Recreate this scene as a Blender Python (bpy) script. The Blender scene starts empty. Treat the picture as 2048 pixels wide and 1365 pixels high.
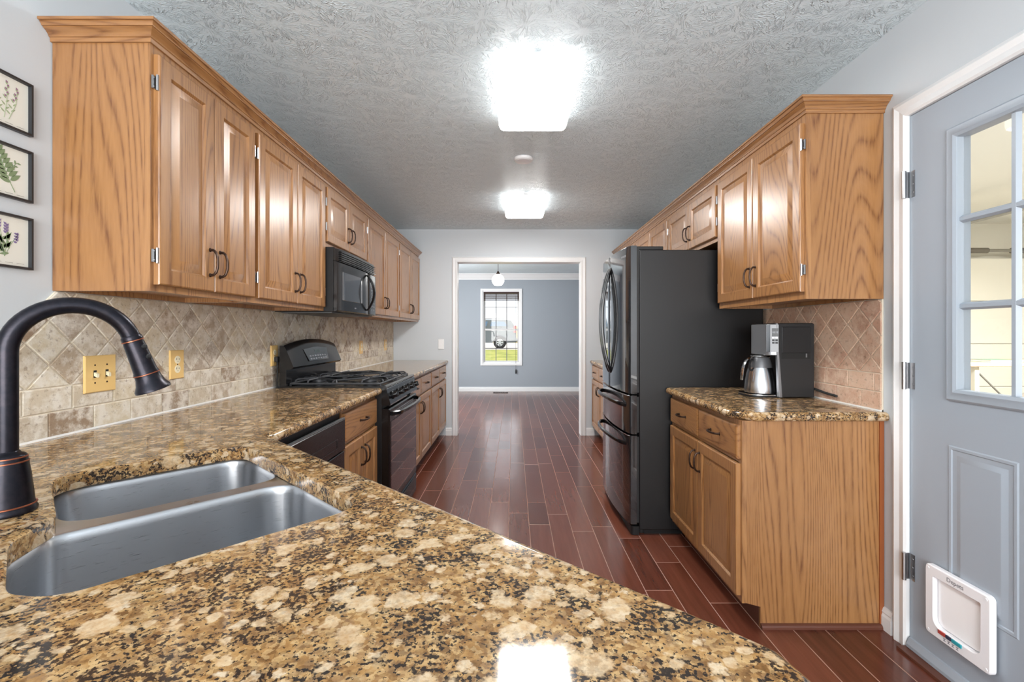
import bpy, bmesh, math, random
from mathutils import Vector, Matrix
from mathutils.geometry import tessellate_polygon
from math import pi, sin, cos, atan2

S = bpy.context.scene
COL = S.collection
PX = 925.0                                   # focal length in pixels of the 2048-wide frame

# ------------------------------------------------------------------ camera
cd = bpy.data.cameras.new('camera'); cam = bpy.data.objects.new('camera', cd); COL.objects.link(cam)
cd.sensor_fit = 'HORIZONTAL'; cd.sensor_width = 36.0; cd.lens = 36.0 * PX / 2048
cd.shift_x = -3 / 2048; cd.shift_y = -16.5 / 2048
cd.clip_start = 0.02; cd.clip_end = 300
cam.location = (0, 0, 1.215); cam.rotation_euler = (pi / 2, 0, 0)
S.camera = cam
# ------------------------------------------------------------------ view, sky, sun, fill lights
S.view_settings.view_transform = 'Standard'; S.view_settings.look = 'None'
S.view_settings.gamma = 1.0; S.view_settings.use_curve_mapping = False
S.view_settings.exposure = 1.38
LAMP = 16.0                                   # radiance of the ceiling light diffusers
W = bpy.data.worlds.new('sky'); S.world = W; W.use_nodes = True
bg = W.node_tree.nodes['Background']; bg.inputs[0].default_value = (0.86, 0.93, 1.0, 1); bg.inputs[1].default_value = 0.66
def light(name, kind, loc, rot, energy, color=(1, 1, 1), **kw):
    l = bpy.data.lights.new(name, kind); l.energy = energy; l.color = color
    for k, v in kw.items(): setattr(l, k, v)
    o = bpy.data.objects.new(name, l); COL.objects.link(o); o.location = loc; o.rotation_euler = rot
    return o
light('sun', 'SUN', (0, 20, 12), (0.0, math.radians(-42), math.radians(-12)), .8, (1, .95, .85), angle=.01)
# fill lights added at unseen wall openings, behind the camera and in the dining room
light('rear_fill', 'AREA', (0.0, -2.38, 1.3), (pi / 2 + .42, 0, 0), 76, (1, .985, .965), shape='RECTANGLE', size=2.5, size_y=1.9)
light('dining_side_fill', 'AREA', (-2.28, 7.4, 1.5), (0, -pi / 2, 0), 42, (1, .99, .97), shape='RECTANGLE', size=1.3, size_y=1.2)

# ------------------------------------------------------------------ mesh helpers
def lin(r, g, b):
    f = lambda c: (c / 255) / 12.92 if c / 255 <= .04045 else ((c / 255 + .055) / 1.055) ** 2.4
    return (f(r), f(g), f(b), 1)

ROOT = {}
class G:
    def __init__(s): s.b = bmesh.new(); s.mi = 0
    def face(s, vs):
        try:
            f = s.b.faces.new(vs); f.material_index = s.mi; return f
        except ValueError: return None
    def box(s, x0, x1, y0, y1, z0, z1):
        v = [s.b.verts.new((x, y, z)) for z in (z0, z1) for y in (y0, y1) for x in (x0, x1)]
        for q in ((0, 2, 3, 1), (4, 5, 7, 6), (0, 1, 5, 4), (2, 6, 7, 3), (0, 4, 6, 2), (1, 3, 7, 5)): s.face([v[i] for i in q])
        return s
    def bridge(s, ra, rb, closed=True):
        n = len(ra)
        for i in range(n if closed else n - 1): s.face([ra[i], ra[(i + 1) % n], rb[(i + 1) % n], rb[i]])
    def loft(s, rings, caps=(True, True), closed=True):
        R = [[s.b.verts.new(p) for p in r] for r in rings]
        for a, b in zip(R, R[1:]): s.bridge(a, b, closed)
        if caps[0]: s.face(R[0][::-1])
        if caps[1]: s.face(R[-1])
        return R
    def tube(s, pts, r, n=10, closed=False):
        pts = [Vector(p) for p in pts]; N = len(pts)
        rr = r if isinstance(r, (list, tuple)) else [r] * N
        up = None; rings = []
        for i, p in enumerate(pts):
            a = pts[(i - 1) % N] if (closed or i > 0) else p
            c = pts[(i + 1) % N] if (closed or i < N - 1) else p
            t = (c - a).normalized()
            if up is None:
                up = Vector((0, 0, 1)) if abs(t.z) < .9 else Vector((1, 0, 0))
            u = (up - t * up.dot(t)).normalized(); up = u; w = t.cross(u)
            rings.append([p + (u * cos(2 * pi * k / n) + w * sin(2 * pi * k / n)) * rr[i] for k in range(n)])
        if closed:
            R = [[s.b.verts.new(q) for q in r_] for r_ in rings]
            for a, b in zip(R, R[1:] + R[:1]): s.bridge(a, b)
        else: s.loft(rings)
        return s
    def lathe(s, prof, o, ax=(0, 0, 1), n=24, sx=1.0):
        ax = Vector(ax).normalized(); h = Vector((1, 0, 0)) if abs(ax.x) < .9 else Vector((0, 1, 0))
        u = (h - ax * h.dot(ax)).normalized(); w = ax.cross(u); o = Vector(o)
        s.loft([[o + ax * z + (u * cos(2 * pi * k / n) * sx + w * sin(2 * pi * k / n)) * max(r, 1e-5) for k in range(n)] for r, z in prof])
        return s
    def prism(s, poly, fn, a, b):              # fn maps (p, q, depth) to a point
        s.loft([[fn(p, q, a) for p, q in poly], [fn(p, q, b) for p, q in poly]]); return s
    def obj(s, name, mat, parent=None, smooth=False, bevel=0, seg=2, auto=40, noclean=False):
        if not noclean: bmesh.ops.recalc_face_normals(s.b, faces=s.b.faces[:])
        me = bpy.data.meshes.new(name)
        off = ROOT.get(parent.name, Vector()) if parent else Vector()
        if off.length: bmesh.ops.translate(s.b, verts=s.b.verts[:], vec=-off)
        s.b.to_mesh(me); s.b.free()
        for m in (mat if isinstance(mat, (list, tuple)) else [mat]): me.materials.append(m)
        o = bpy.data.objects.new(name, me); COL.objects.link(o)
        if parent: o.parent = parent; ROOT[o.name] = off
        if smooth or bevel:
            for p in me.polygons: p.use_smooth = True
            me.set_sharp_from_angle(angle=math.radians(auto))
        if bevel:
            md = o.modifiers.new('bevel', 'BEVEL'); md.width = bevel; md.segments = seg; md.limit_method = 'ANGLE'; md.angle_limit = math.radians(35)
            md.harden_normals = False
        if smooth or bevel:
            wn = o.modifiers.new('normals', 'WEIGHTED_NORMAL'); wn.keep_sharp = True; wn.weight = 100
        return o

def thing(name, label, cat, loc, group=None):
    o = bpy.data.objects.new(name, None); COL.objects.link(o); o.location = loc; o.empty_display_size = .1
    ROOT[o.name] = Vector(loc); return tag(o, label, cat, group)
def tag(o, label, cat, group=None):
    o['label'] = label; o['category'] = cat
    if group: o['group'] = group
    return o
def struct(o):
    o['kind'] = 'structure'; return o
def sub(o, label): o['label'] = label; return o

def offset_poly(P, D):
    """move edge i (P[i] to P[i+1]) inward by D[i]; P is counter-clockwise"""
    n = len(P); out = []
    L = []
    for i in range(n):
        a, b = P[i], P[(i + 1) % n]; dx, dy = b[0] - a[0], b[1] - a[1]; l = math.hypot(dx, dy) or 1e-9
        nx, ny = -dy / l, dx / l; L.append((a[0] + nx * D[i], a[1] + ny * D[i], dx / l, dy / l))
    for i in range(n):
        x1, y1, u1, v1 = L[i - 1]; x2, y2, u2, v2 = L[i]
        den = u1 * v2 - v1 * u2
        if abs(den) < 1e-6: out.append((x2, y2)); continue
        t = ((x2 - x1) * v2 - (y2 - y1) * u2) / den; out.append((x1 + u1 * t, y1 + v1 * t))
    return out
def round_poly(P, R, k=6):
    """fillet the corners of P, R[i] radius of corner i"""
    n = len(P); out = []
    for i in range(n):
        p = Vector(P[i]); a = Vector(P[i - 1]); c = Vector(P[(i + 1) % n]); r = R[i] if isinstance(R, (list, tuple)) else R
        if r <= 0: out.append(tuple(p)); continue
        u = (a - p).normalized(); w = (c - p).normalized(); ang = u.angle(w); d = r / math.tan(ang / 2)
        d = min(d, (a - p).length * .49, (c - p).length * .49)
        for j in range(k + 1):
            t = j / k; q = (p + u * d) * (1 - t) ** 2 + p * 2 * t * (1 - t) + (p + w * d) * t * t
            out.append((q.x, q.y))
    return out
def text_obj(name, s, size, mat, M, parent, ext=.0004, bold=0):
    c = bpy.data.curves.new('t', 'FONT'); c.body = s; c.size = size; c.extrude = ext; c.align_x = 'CENTER'; c.align_y = 'CENTER'; c.offset = bold
    t = bpy.data.objects.new('t', c); COL.objects.link(t)
    dg = bpy.context.evaluated_depsgraph_get(); me = bpy.data.meshes.new_from_object(t.evaluated_get(dg))
    bpy.data.objects.remove(t); me.name = name; me.materials.clear(); me.materials.append(mat)
    off = ROOT.get(parent.name, Vector())
    me.transform(Matrix.Translation(-off) @ M)
    o = bpy.data.objects.new(name, me); COL.objects.link(o); o.parent = parent; ROOT[o.name] = off
    return o

# ------------------------------------------------------------------ materials
class N:
    def __init__(s, name):
        s.m = bpy.data.materials.new(name); s.m.use_nodes = True; s.t = s.m.node_tree
        s.p = s.t.nodes['Principled BSDF']; s.out = s.t.nodes['Material Output']
    def n(s, typ, ins=None, **kw):
        x = s.t.nodes.new('ShaderNode' + typ)
        for k, v in kw.items(): setattr(x, k, v)
        for k, v in (ins or {}).items():
            if isinstance(v, bpy.types.NodeSocket): s.t.links.new(v, x.inputs[k])
            else: x.inputs[k].default_value = v
        return x
    def math(s, op, a, b=0.0, c=None):
        d = {0: a, 1: b}
        if c is not None: d[2] = c
        return s.n('Math', d, operation=op).outputs[0]
    def vmath(s, op, a, b):
        return s.n('VectorMath', {0: a, 1: b}, operation=op).outputs[0]
    def ramp(s, fac, stops, interp='LINEAR'):
        r = s.n('ValToRGB', {0: fac}); r.color_ramp.interpolation = interp
        e = r.color_ramp.elements
        while len(e) < len(stops): e.new(.5)
        for i, (p, c) in enumerate(stops):
            e[i].position = p; e[i].color = c if len(c) == 4 else (*c, 1)
        return r.outputs[0]
    def mix(s, fac, a, b, typ='MIX'):
        x = s.n('MixRGB', {0: fac, 1: a, 2: b}, blend_type=typ); return x.outputs[0]
    def set(s, **kw):
        for k, v in kw.items():
            k = k.replace('_', ' ').capitalize() if k not in ('IOR',) else k
            k = {'Coat weight': 'Coat Weight', 'Coat roughness': 'Coat Roughness', 'Base color': 'Base Color', 'Specular ior level': 'Specular IOR Level',
                 'Emission color': 'Emission Color', 'Emission strength': 'Emission Strength', 'Transmission weight': 'Transmission Weight', 'Anisotropic rotation': 'Anisotropic Rotation'}.get(k, k)
            if isinstance(v, bpy.types.NodeSocket): s.t.links.new(v, s.p.inputs[k])
            else: s.p.inputs[k].default_value = v
        return s
    def bump(s, h, strength=.3, dist=.01):
        b = s.n('Bump', {'Height': h, 'Strength': strength, 'Distance': dist}); s.t.links.new(b.outputs[0], s.p.inputs['Normal']); return s
    def coord(s, rnd=True, scale=(1, 1, 1)):
        o = s.n('TexCoord').outputs['Object']
        if rnd:
            r = s.n('ObjectInfo').outputs['Random']
            o = s.vmath('ADD', o, s.n('CombineXYZ', {0: s.math('MULTIPLY', r, 7.3), 1: s.math('MULTIPLY', r, 3.1), 2: s.math('MULTIPLY', r, 5.7)}).outputs[0])
        if scale != (1, 1, 1): o = s.vmath('MULTIPLY', o, scale)
        return o
    def noise(s, v, scale, detail=2, rough=.5, dist=0):
        return s.n('TexNoise', {'Vector': v, 'Scale': scale, 'Detail': detail, 'Roughness': rough, 'Distortion': dist}).outputs[0]

def plain(name, c, rough=.5, metal=0, **kw):
    return N(name).set(base_color=c, roughness=rough, metallic=metal, **kw).m

def oak(name, sc, rnd=True):
    a = N(name); v = a.coord(rnd, sc)
    big = a.noise(v, 2.5, 1.3, .4, .25)
    ring = a.math('FRACT', a.math('MULTIPLY', big, 82.0))                   # contour lines of a stretched noise read as plain-sawn grain
    line = a.ramp(ring, [(0, (.85, .85, .85)), (.2, (.25, .25, .25)), (.45, (0, 0, 0)), (.8, (.2, .2, .2)), (1, (.9, .9, .9))])
    fib = a.noise(v, 130, 3, .6)
    lo = a.noise(v, 1.4, 2)
    base = a.ramp(a.math('ADD', a.math('MULTIPLY', lo, .8), a.math('MULTIPLY', fib, .3)), [(.3, lin(149, 103, 59)), (.75, lin(174, 127, 80))])
    dark = a.math('MULTIPLY', line, a.ramp(fib, [(.36, (1, 1, 1)), (.62, (.4, .4, .4))]))
    base = a.mix(dark, base, lin(100, 58, 28))
    a.set(base_color=base, roughness=.34, coat_weight=.6, coat_roughness=.26)
    a.bump(fib, .05, .002)
    return a.m
OAKV = oak('oak_vertical', (1, 1, .09))
OAKH = oak('oak_lengthwise', (1, .09, 1))
OAKX = oak('oak_crosswise', (.09, 1, 1))

def granite():
    a = N('granite'); v0 = a.coord(False)
    def warp(v, sc, amt):
        w = a.n('TexNoise', {'Vector': v, 'Scale': sc, 'Detail': 4.0, 'Roughness': .65}).outputs['Color']
        return a.vmath('ADD', v, a.vmath('MULTIPLY', a.vmath('SUBTRACT', w, (.5, .5, .5)), (amt, amt, amt)))
    v = warp(v0, 30.0, .04); vf = warp(v0, 80.0, .012)
    mid = a.noise(v0, 40, 6, .68)
    base = a.ramp(mid, [(.30, lin(96, 68, 42)), (.42, lin(150, 110, 66)), (.52, lin(190, 150, 98)), (.62, lin(210, 178, 130)), (.74, lin(220, 200, 164))])
    vs = a.n('TexVoronoi', {'Vector': vf, 'Scale': 150.0}); rs = a.n('SeparateColor', {0: vs.outputs['Color']}).outputs[0]
    base = a.mix(.5, base, a.ramp(rs, [(0, lin(112, 82, 52)), (.25, lin(172, 132, 84)), (.55, lin(206, 174, 126)), (.85, lin(160, 128, 94))], 'CONSTANT'))
    on = None
    for sc, thr, r0, r1, sh in ((24.0, .55, .36, .47, (0, 0, 0)), (50.0, .66, .36, .5, (3.1, 1.7, .4))):
        vb = a.n('TexVoronoi', {'Vector': a.vmath('ADD', v, sh), 'Scale': sc, 'Randomness': 1.0}); c = a.n('SeparateColor', {0: vb.outputs['Color']})
        m = a.math('MULTIPLY', a.math('GREATER_THAN', c.outputs[0], thr), a.ramp(vb.outputs['Distance'], [(r0, (1, 1, 1)), (r1, (0, 0, 0))]))
        cream = a.mix(a.ramp(a.noise(v0, 85, 5, .7), [(.3, (0, 0, 0)), (.7, (1, 1, 1))]), a.mix(c.outputs[1], lin(206, 170, 124), lin(190, 150, 104)), a.mix(c.outputs[2], lin(226, 202, 166), lin(232, 220, 198)))
        base = a.mix(a.math('MULTIPLY', m, .88), base, cream)
        on = m if on is None else a.math('MAXIMUM', on, m)
    clu = a.noise(v0, 20, 2, .5); sp = a.noise(v0, 165, 3, .6)
    keep = a.math('SUBTRACT', 1.0, a.math('MULTIPLY', on, .8))
    br = a.ramp(a.math('ADD', a.noise(v0, 75, 3, .6), a.math('MULTIPLY', clu, .5)), [(.76, (0, 0, 0)), (.84, (1, 1, 1))])
    base = a.mix(a.math('MULTIPLY', a.math('MULTIPLY', br, keep), .5), base, lin(104, 78, 58))
    blk = a.ramp(a.math('ADD', sp, a.math('MULTIPLY', clu, .5)), [(.785, (0, 0, 0)), (.825, (1, 1, 1))])
    base = a.mix(a.math('MULTIPLY', a.math('MULTIPLY', blk, keep), .95), base, lin(40, 37, 38))
    base = a.mix(1.0, base, (.86, .86, .86, 1), 'MULTIPLY')
    a.set(base_color=base, roughness=.07, specular_ior_level=.42)
    return a.m
GRANITE = granite()

def tilemat(name, cols, cloud):
    a = N(name); v = a.coord(False)
    r = a.n('Attribute', attribute_name='tile').outputs['Fac']
    vv = a.vmath('ADD', v, a.n('CombineXYZ', {0: a.math('MULTIPLY', r, 9.0), 1: a.math('MULTIPLY', r, 17.0)}).outputs[0])
    c = a.ramp(r, [(i / len(cols), k) for i, k in enumerate(cols)], 'CONSTANT')
    n1 = a.noise(vv, 22, 6, .68)
    c = a.mix(a.ramp(n1, [(.42, (0, 0, 0)), (.6, (.85, .85, .85))]), c, cloud)
    c = a.mix(a.ramp(a.noise(vv, 60, 4, .7), [(.56, (0, 0, 0)), (.68, (.55, .55, .55))]), c, lin(120, 96, 74))
    pit = a.noise(vv, 110, 4, .7)
    a.set(base_color=c, roughness=.5)
    a.bump(a.ramp(pit, [(.32, (0, 0, 0)), (.45, (1, 1, 1))]), .35, .003)
    return a.m
TRAV = tilemat('travertine', [lin(178, 160, 138), lin(200, 186, 164), lin(168, 152, 134), lin(210, 198, 176), lin(188, 174, 154), lin(150, 128, 106), lin(204, 190, 164), lin(194, 180, 158)], lin(224, 217, 205))
TRAVP = tilemat('travertine_rosy', [lin(194, 154, 132), lin(204, 168, 144), lin(188, 152, 130), lin(208, 176, 152), lin(180, 142, 120), lin(200, 162, 138)], lin(214, 188, 166))
GROUT = plain('grout', lin(222, 211, 192), .8)
CAULK = plain('caulk', lin(238, 238, 236), .5)

def floor_mat():
    a = N('floor_planks'); v = a.coord(False)
    r = a.n('Attribute', attribute_name='tile').outputs['Fac']
    vv = a.vmath('ADD', a.vmath('MULTIPLY', v, (1, .07, 1)), a.n('CombineXYZ', {0: a.math('MULTIPLY', r, 9.0), 1: a.math('MULTIPLY', r, 31.0)}).outputs[0])
    g = a.noise(vv, 34, 4, .6)
    c = a.ramp(a.math('ADD', a.math('MULTIPLY', g, .6), a.math('MULTIPLY', r, .4)), [(.25, lin(82, 42, 30)), (.5, lin(102, 56, 42)), (.8, lin(122, 70, 54))])
    rg = a.ramp(a.noise(v, 5, 5, .7), [(.35, (.15, .15, .15)), (.7, (.23, .23, .23))])
    a.set(base_color=c, roughness=rg, specular_ior_level=.6)
    hand = a.noise(a.vmath('MULTIPLY', v, (1, .5, 1)), 26, 3, .6)
    a.bump(a.math('ADD', hand, a.math('MULTIPLY', g, .35)), .04, .003)
    return a.m
FLOOR = floor_mat()
FLOORGAP = plain('floor_bevel_glint', lin(172, 134, 118), .3)  # pale plank bevels, their glint painted into the colour

def ceil_mat():
    a = N('stomped_ceiling'); o = a.n('TexCoord').outputs['Object']
    wob = a.n('TexNoise', {'Vector': o, 'Scale': 9.0, 'Detail': 2.0}).outputs['Color']
    ow = a.vmath('ADD', o, a.vmath('MULTIPLY', a.vmath('SUBTRACT', wob, (.5, .5, .5)), (.022, .022, 0)))
    hs = []
    for k, (sc, sh) in enumerate(((6.2, (0, 0, 0)), (8.1, (3.37, 1.71, 0)))):
        p = a.vmath('MULTIPLY', a.vmath('ADD', ow, sh), (sc, sc, 0))
        vo = a.n('TexVoronoi', {'Vector': p, 'Scale': 1.0, 'Randomness': .9}, voronoi_dimensions='2D')
        d = a.vmath('SUBTRACT', p, vo.outputs['Position']); s = a.n('SeparateXYZ', {0: d})
        ang = a.math('ARCTAN2', s.outputs[1], s.outputs[0]); rad = a.n('VectorMath', {0: d}, operation='LENGTH').outputs['Value']
        rc = a.n('SeparateColor', {0: vo.outputs['Color']}).outputs[0]
        q = a.n('CombineXYZ', {0: a.math('MULTIPLY', ang, 6.5), 1: a.math('MULTIPLY', rad, 2.6), 2: a.math('MULTIPLY', rc, 60.0)}).outputs[0]
        nz = a.noise(q, 1.0, 2, .55)
        rid = a.ramp(nz, [(.52, (0, 0, 0)), (.575, (1, 1, 1)), (.63, (.1, .1, .1))])
        fall = a.ramp(rad, [(.16, (0, 0, 0)), (.3, (1, 1, 1)), (.7, (.6, .6, .6))])
        hs.append(a.math('MULTIPLY', rid, fall))
    h = a.math('MAXIMUM', hs[0], a.math('MULTIPLY', hs[1], .8))
    h = a.math('ADD', h, a.math('MULTIPLY', a.noise(o, 120, 2), .12))
    a.set(base_color=lin(230, 243, 249), roughness=.42)
    a.bump(h, .7, .013)
    return a.m
CEIL = ceil_mat()

def wallmat(name, c):
    a = N(name); v = a.coord(False)
    a.set(base_color=c, roughness=.55); a.bump(a.noise(v, 160, 3), .05, .003); return a.m
WALL = wallmat('blue_grey_paint', lin(203, 209, 214))
WALLD = wallmat('slate_blue_paint', lin(160, 168, 177))
WHITE = plain('white_trim', lin(236, 237, 238), .35)
DOORM = plain('door_paint', lin(160, 170, 181), .38)
GARAGEW = wallmat('garage_cream', lin(236, 233, 222))
NICKEL = plain('nickel', lin(168, 168, 170), .3, 1)
BRONZE = plain('bronze_pull', lin(62, 46, 38), .38, .75)
BLACK = plain('black_enamel', (.006, .006, .007, 1), .2, 0, specular_ior_level=.4, coat_weight=.15, coat_roughness=.08)
BLACKM = plain('black_matte', (.010, .010, .011, 1), .5, specular_ior_level=.35)
GLASSB = plain('black_glass', (.008, .008, .01, 1), .05, 0, coat_weight=1.0, coat_roughness=.02)
GREYWIN = plain('grey_window_glass', (.055, .06, .068, 1), .14, 0, coat_weight=.8, coat_roughness=.05)
IRON = plain('cast_iron', (.045, .047, .052, 1), .42)
CHROME = plain('chrome', lin(205, 206, 208), .12, 1)
SILVER = plain('silver_plastic', lin(138, 140, 144), .35, .6)
WOODPLATE = plain('maple_plate', lin(226, 190, 124), .4)
IVORY = plain('ivory', lin(236, 226, 196), .4)
DARK = plain('dark_recess', (.01, .01, .01, 1), .8)
MOULD = plain('dark_shoe_moulding', lin(98, 58, 44), .35)
PLASTIC = plain('white_plastic', lin(240, 240, 244), .35)
RUBBER = plain('rubber', (.02, .02, .02, 1), .7)
BLIND = plain('brown_blind', lin(58, 40, 36), .7)

def fridge_side():
    a = N('black_textured_steel'); v = a.coord(False)
    a.set(base_color=(.008, .008, .009, 1), roughness=.42, specular_ior_level=.4)
    a.bump(a.noise(v, 420, 2, .6), .25, .0015); return a.m
FSIDE = fridge_side()
FDOOR = plain('black_gloss_door', (.016, .016, .018, 1), .10, 0, coat_weight=1.0, coat_roughness=.03)

def brushed():
    a = N('brushed_steel'); v = a.coord(False, (4, 4, 160))
    n = a.noise(v, 6, 2, .6)
    a.set(base_color=lin(196, 198, 202), metallic=1.0, roughness=a.ramp(n, [(.3, (.27, .27, .27)), (.7, (.36, .36, .36))]), anisotropic=.75, anisotropic_rotation=.25)
    return a.m
STEEL = brushed()
def orb():
    a = N('oil_rubbed_bronze'); v = a.coord(False)
    c = a.ramp(a.noise(v, 60, 3, .7), [(.4, lin(26, 26, 34)), (.75, lin(42, 38, 44))])
    a.set(base_color=c, metallic=.7, roughness=.3); return a.m
ORB = orb()
COPPER = plain('worn_copper', lin(172, 104, 78), .35, .9)
def emit(name, c, st):
    return N(name).set(base_color=(.9, .9, .9, 1), emission_color=c, emission_strength=st).m
LAMPM = emit('lamp_diffuser', (1, .985, .96, 1), LAMP)
SKIRT = emit('lamp_skirt', (1, .985, .96, 1), 1.9)
GLOBE = emit('globe_glass', (1, 1, .95, 1), 2.6)
def glass(name, tint=(1, 1, 1, 1)):
    a = N(name); a.t.nodes.remove(a.p)
    tr = a.n('BsdfTransparent', {0: tint}); gl = a.n('BsdfGlossy', {0: (1, 1, 1, 1), 1: .01}); fr = a.n('Fresnel', {0: 1.5}); ge = a.n('NewGeometry')
    fac = a.math('MULTIPLY', fr.outputs[0], a.math('SUBTRACT', 1.0, ge.outputs['Backfacing']))
    mx = a.n('MixShader', {0: fac, 1: tr.outputs[0], 2: gl.outputs[0]}); a.t.links.new(mx.outputs[0], a.out.inputs[0]); return a.m
PANE = glass('clear_pane')

# ------------------------------------------------------------------ room numbers (metres; camera at 0,0; the kitchen runs along +Y)
XL, XR, YB, YF, H = -1.43, 1.525, 5.473, 9.6, 2.44
CT = .89                                       # counter top height
random.seed(4)

# ------------------------------------------------------------------ floor and ceiling
def planks():
    g = G(); lay = g.b.verts.layers.float.new('tile'); rnd = random.Random(11)
    def pl(x0, x1, y0, y1):
        t = rnd.random(); c = .0019
        ring = lambda d, z: [(x0 + d, y0 + d, z), (x1 - d, y0 + d, z), (x1 - d, y1 - d, z), (x0 + d, y1 - d, z)]
        g.mi = 1; R = g.loft([ring(0, -.012), ring(0, -.0014), ring(c, 0)], (True, False))
        g.mi = 0; R.append([g.b.verts.new(p) for p in ring(c, 0)]); g.face(R[-1])
        for r in R:
            for v in r: v[lay] = t
    w = .1305; x = -2.25
    while x < 2.3:
        y = -2.45 - rnd.random() * .8
        while y < YF:
            L = rnd.choice((.38, .55, .75, .95, 1.2)); y1 = min(y + L, YF)
            x1 = min(x + w, 2.3)
            if y1 > -2.45: pl(x, x1, max(y, -2.45), y1)
            y = y1
        x += w
    return struct(g.obj('floor', [FLOOR, FLOORGAP], noclean=False))
planks()
g = G().box(-2.3, 2.4, -2.5, 9.72, H, H + .12); struct(g.obj('ceiling', CEIL))

# ------------------------------------------------------------------ walls
struct(G().box(XL - .12, XL, -2.5, YB, 0, H).obj('wall_left', WALL))
DY0, DY1, DH = .865, 1.782, 2.05               # door hole in the right wall
g = G(); g.box(XR, XR + .12, -2.5, DY0, 0, H); g.box(XR, XR + .12, DY1, YB, 0, H); g.box(XR, XR + .12, DY0, DY1, DH, H)
struct(g.obj('wall_right', WALL))
OX0, OX1, OH = -.675, .805, 2.06               # cased opening
g = G(); g.box(-2.3, OX0, YB, YB + .12, 0, H); g.box(OX1, 2.3, YB, YB + .12, 0, H); g.box(OX0, OX1, YB, YB + .12, OH, H)
struct(g.obj('wall_back', WALL))
WX0, WX1, WZ0, WZ1 = -.64, .135, .58, 2.085    # dining room window hole
g = G(); g.box(-2.3, WX0, YF, YF + .12, 0, H); g.box(WX1, 2.3, YF, YF + .12, 0, H); g.box(WX0, WX1, YF, YF + .12, WZ1, H); g.box(WX0, WX1, YF, YF + .12, 0, WZ0)
struct(g.obj('wall_dining_far', WALLD))
g = G(); g.box(-2.42, -2.3, YB, 6.75, 0, H); g.box(-2.42, -2.3, 8.05, YF + .12, 0, H); g.box(-2.42, -2.3, 6.75, 8.05, 0, .9); g.box(-2.42, -2.3, 6.75, 8.05, 2.1, H)
struct(g.obj('wall_dining_left', WALLD))
struct(G().box(2.3, 2.42, YB, YF + .12, 0, H).obj('wall_dining_right', WALLD))
g = G(); g.box(XL - .12, -1.25, -2.5, -2.4, 0, H); g.box(1.25, XR + .12, -2.5, -2.4, 0, H); g.box(-1.25, 1.25, -2.5, -2.4, 0, .4); g.box(-1.25, 1.25, -2.5, -2.4, 2.3, H)
struct(g.obj('wall_rear', WALL))

# cased opening trim
def casing(g, x0, x1, z1, y, w, t, sg, prof=((0, 0), (0, .012), (.008, .018), (.03, .014), (.05, .018), (.062, .01), (.066, 0))):
    """three-sided mitred casing around x0..x1 up to z1 on a wall plane y, standing out by sg"""
    P = lambda d: [(x0 - d, 0), (x0 - d, z1 + d), (x1 + d, z1 + d), (x1 + d, 0)]
    k = w / .066
    rings = [[(px, y + sg * h, pz) for px, pz in P(d * k)] for d, h in prof]
    R = [[g.b.verts.new(p) for p in r] for r in rings]
    for a, b in zip(R, R[1:]): g.bridge(a, b, closed=False)
    g.bridge(R[-1], R[0], closed=False)
    for j in (0, 3): g.face([r[j] for r in R])
g = G(); casing(g, -.663, .793, 2.048, YB, .066, .018, -1); casing(g, -.663, .793, 2.048, YB + .12, .066, .018, 1)
g.box(OX0, -.663, YB, YB + .12, 0, OH); g.box(.793, OX1, YB, YB + .12, 0, OH); g.box(-.663, .793, YB, YB + .12, 2.048, OH)
struct(g.obj('trim_1', WHITE))
def baseboard(name, boxes):
    g = G()
    for (x0, x1, y0, y1, nx, ny) in boxes:
        pr = [(0, 0), (.014, 0), (.014, .055), (.010, .066), (.012, .072), (.006, .088), (0, .09)]
        if ny: g.prism(pr, lambda p, q, d: (d, y0 + ny * p, q), x0, x1)
        else: g.prism(pr, lambda p, q, d: (x0 + nx * p, d, q), y0, y1)
    return struct(g.obj(name, WHITE))
baseboard('baseboard_back', [(-.80, -.731, YB, YB, 0, -1), (.861, .955, YB, YB, 0, -1)])
baseboard('baseboard_dining', [(-2.3, 2.3, YF, YF, 0, -1)])
baseboard('baseboard_right', [(XR, XR, 1.853, 1.902, -1, 0)])
g = G(); pr = [(0, H), (.095, H), (.095, H - .014), (.078, H - .022), (.05, H - .06), (.03, H - .09), (.012, H - .098), (.012, H - .125), (0, H - .125)]
g.prism(pr, lambda p, q, d: (d, YF - p, q), -2.3, 2.3); struct(g.obj('trim_2', WHITE))

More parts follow.
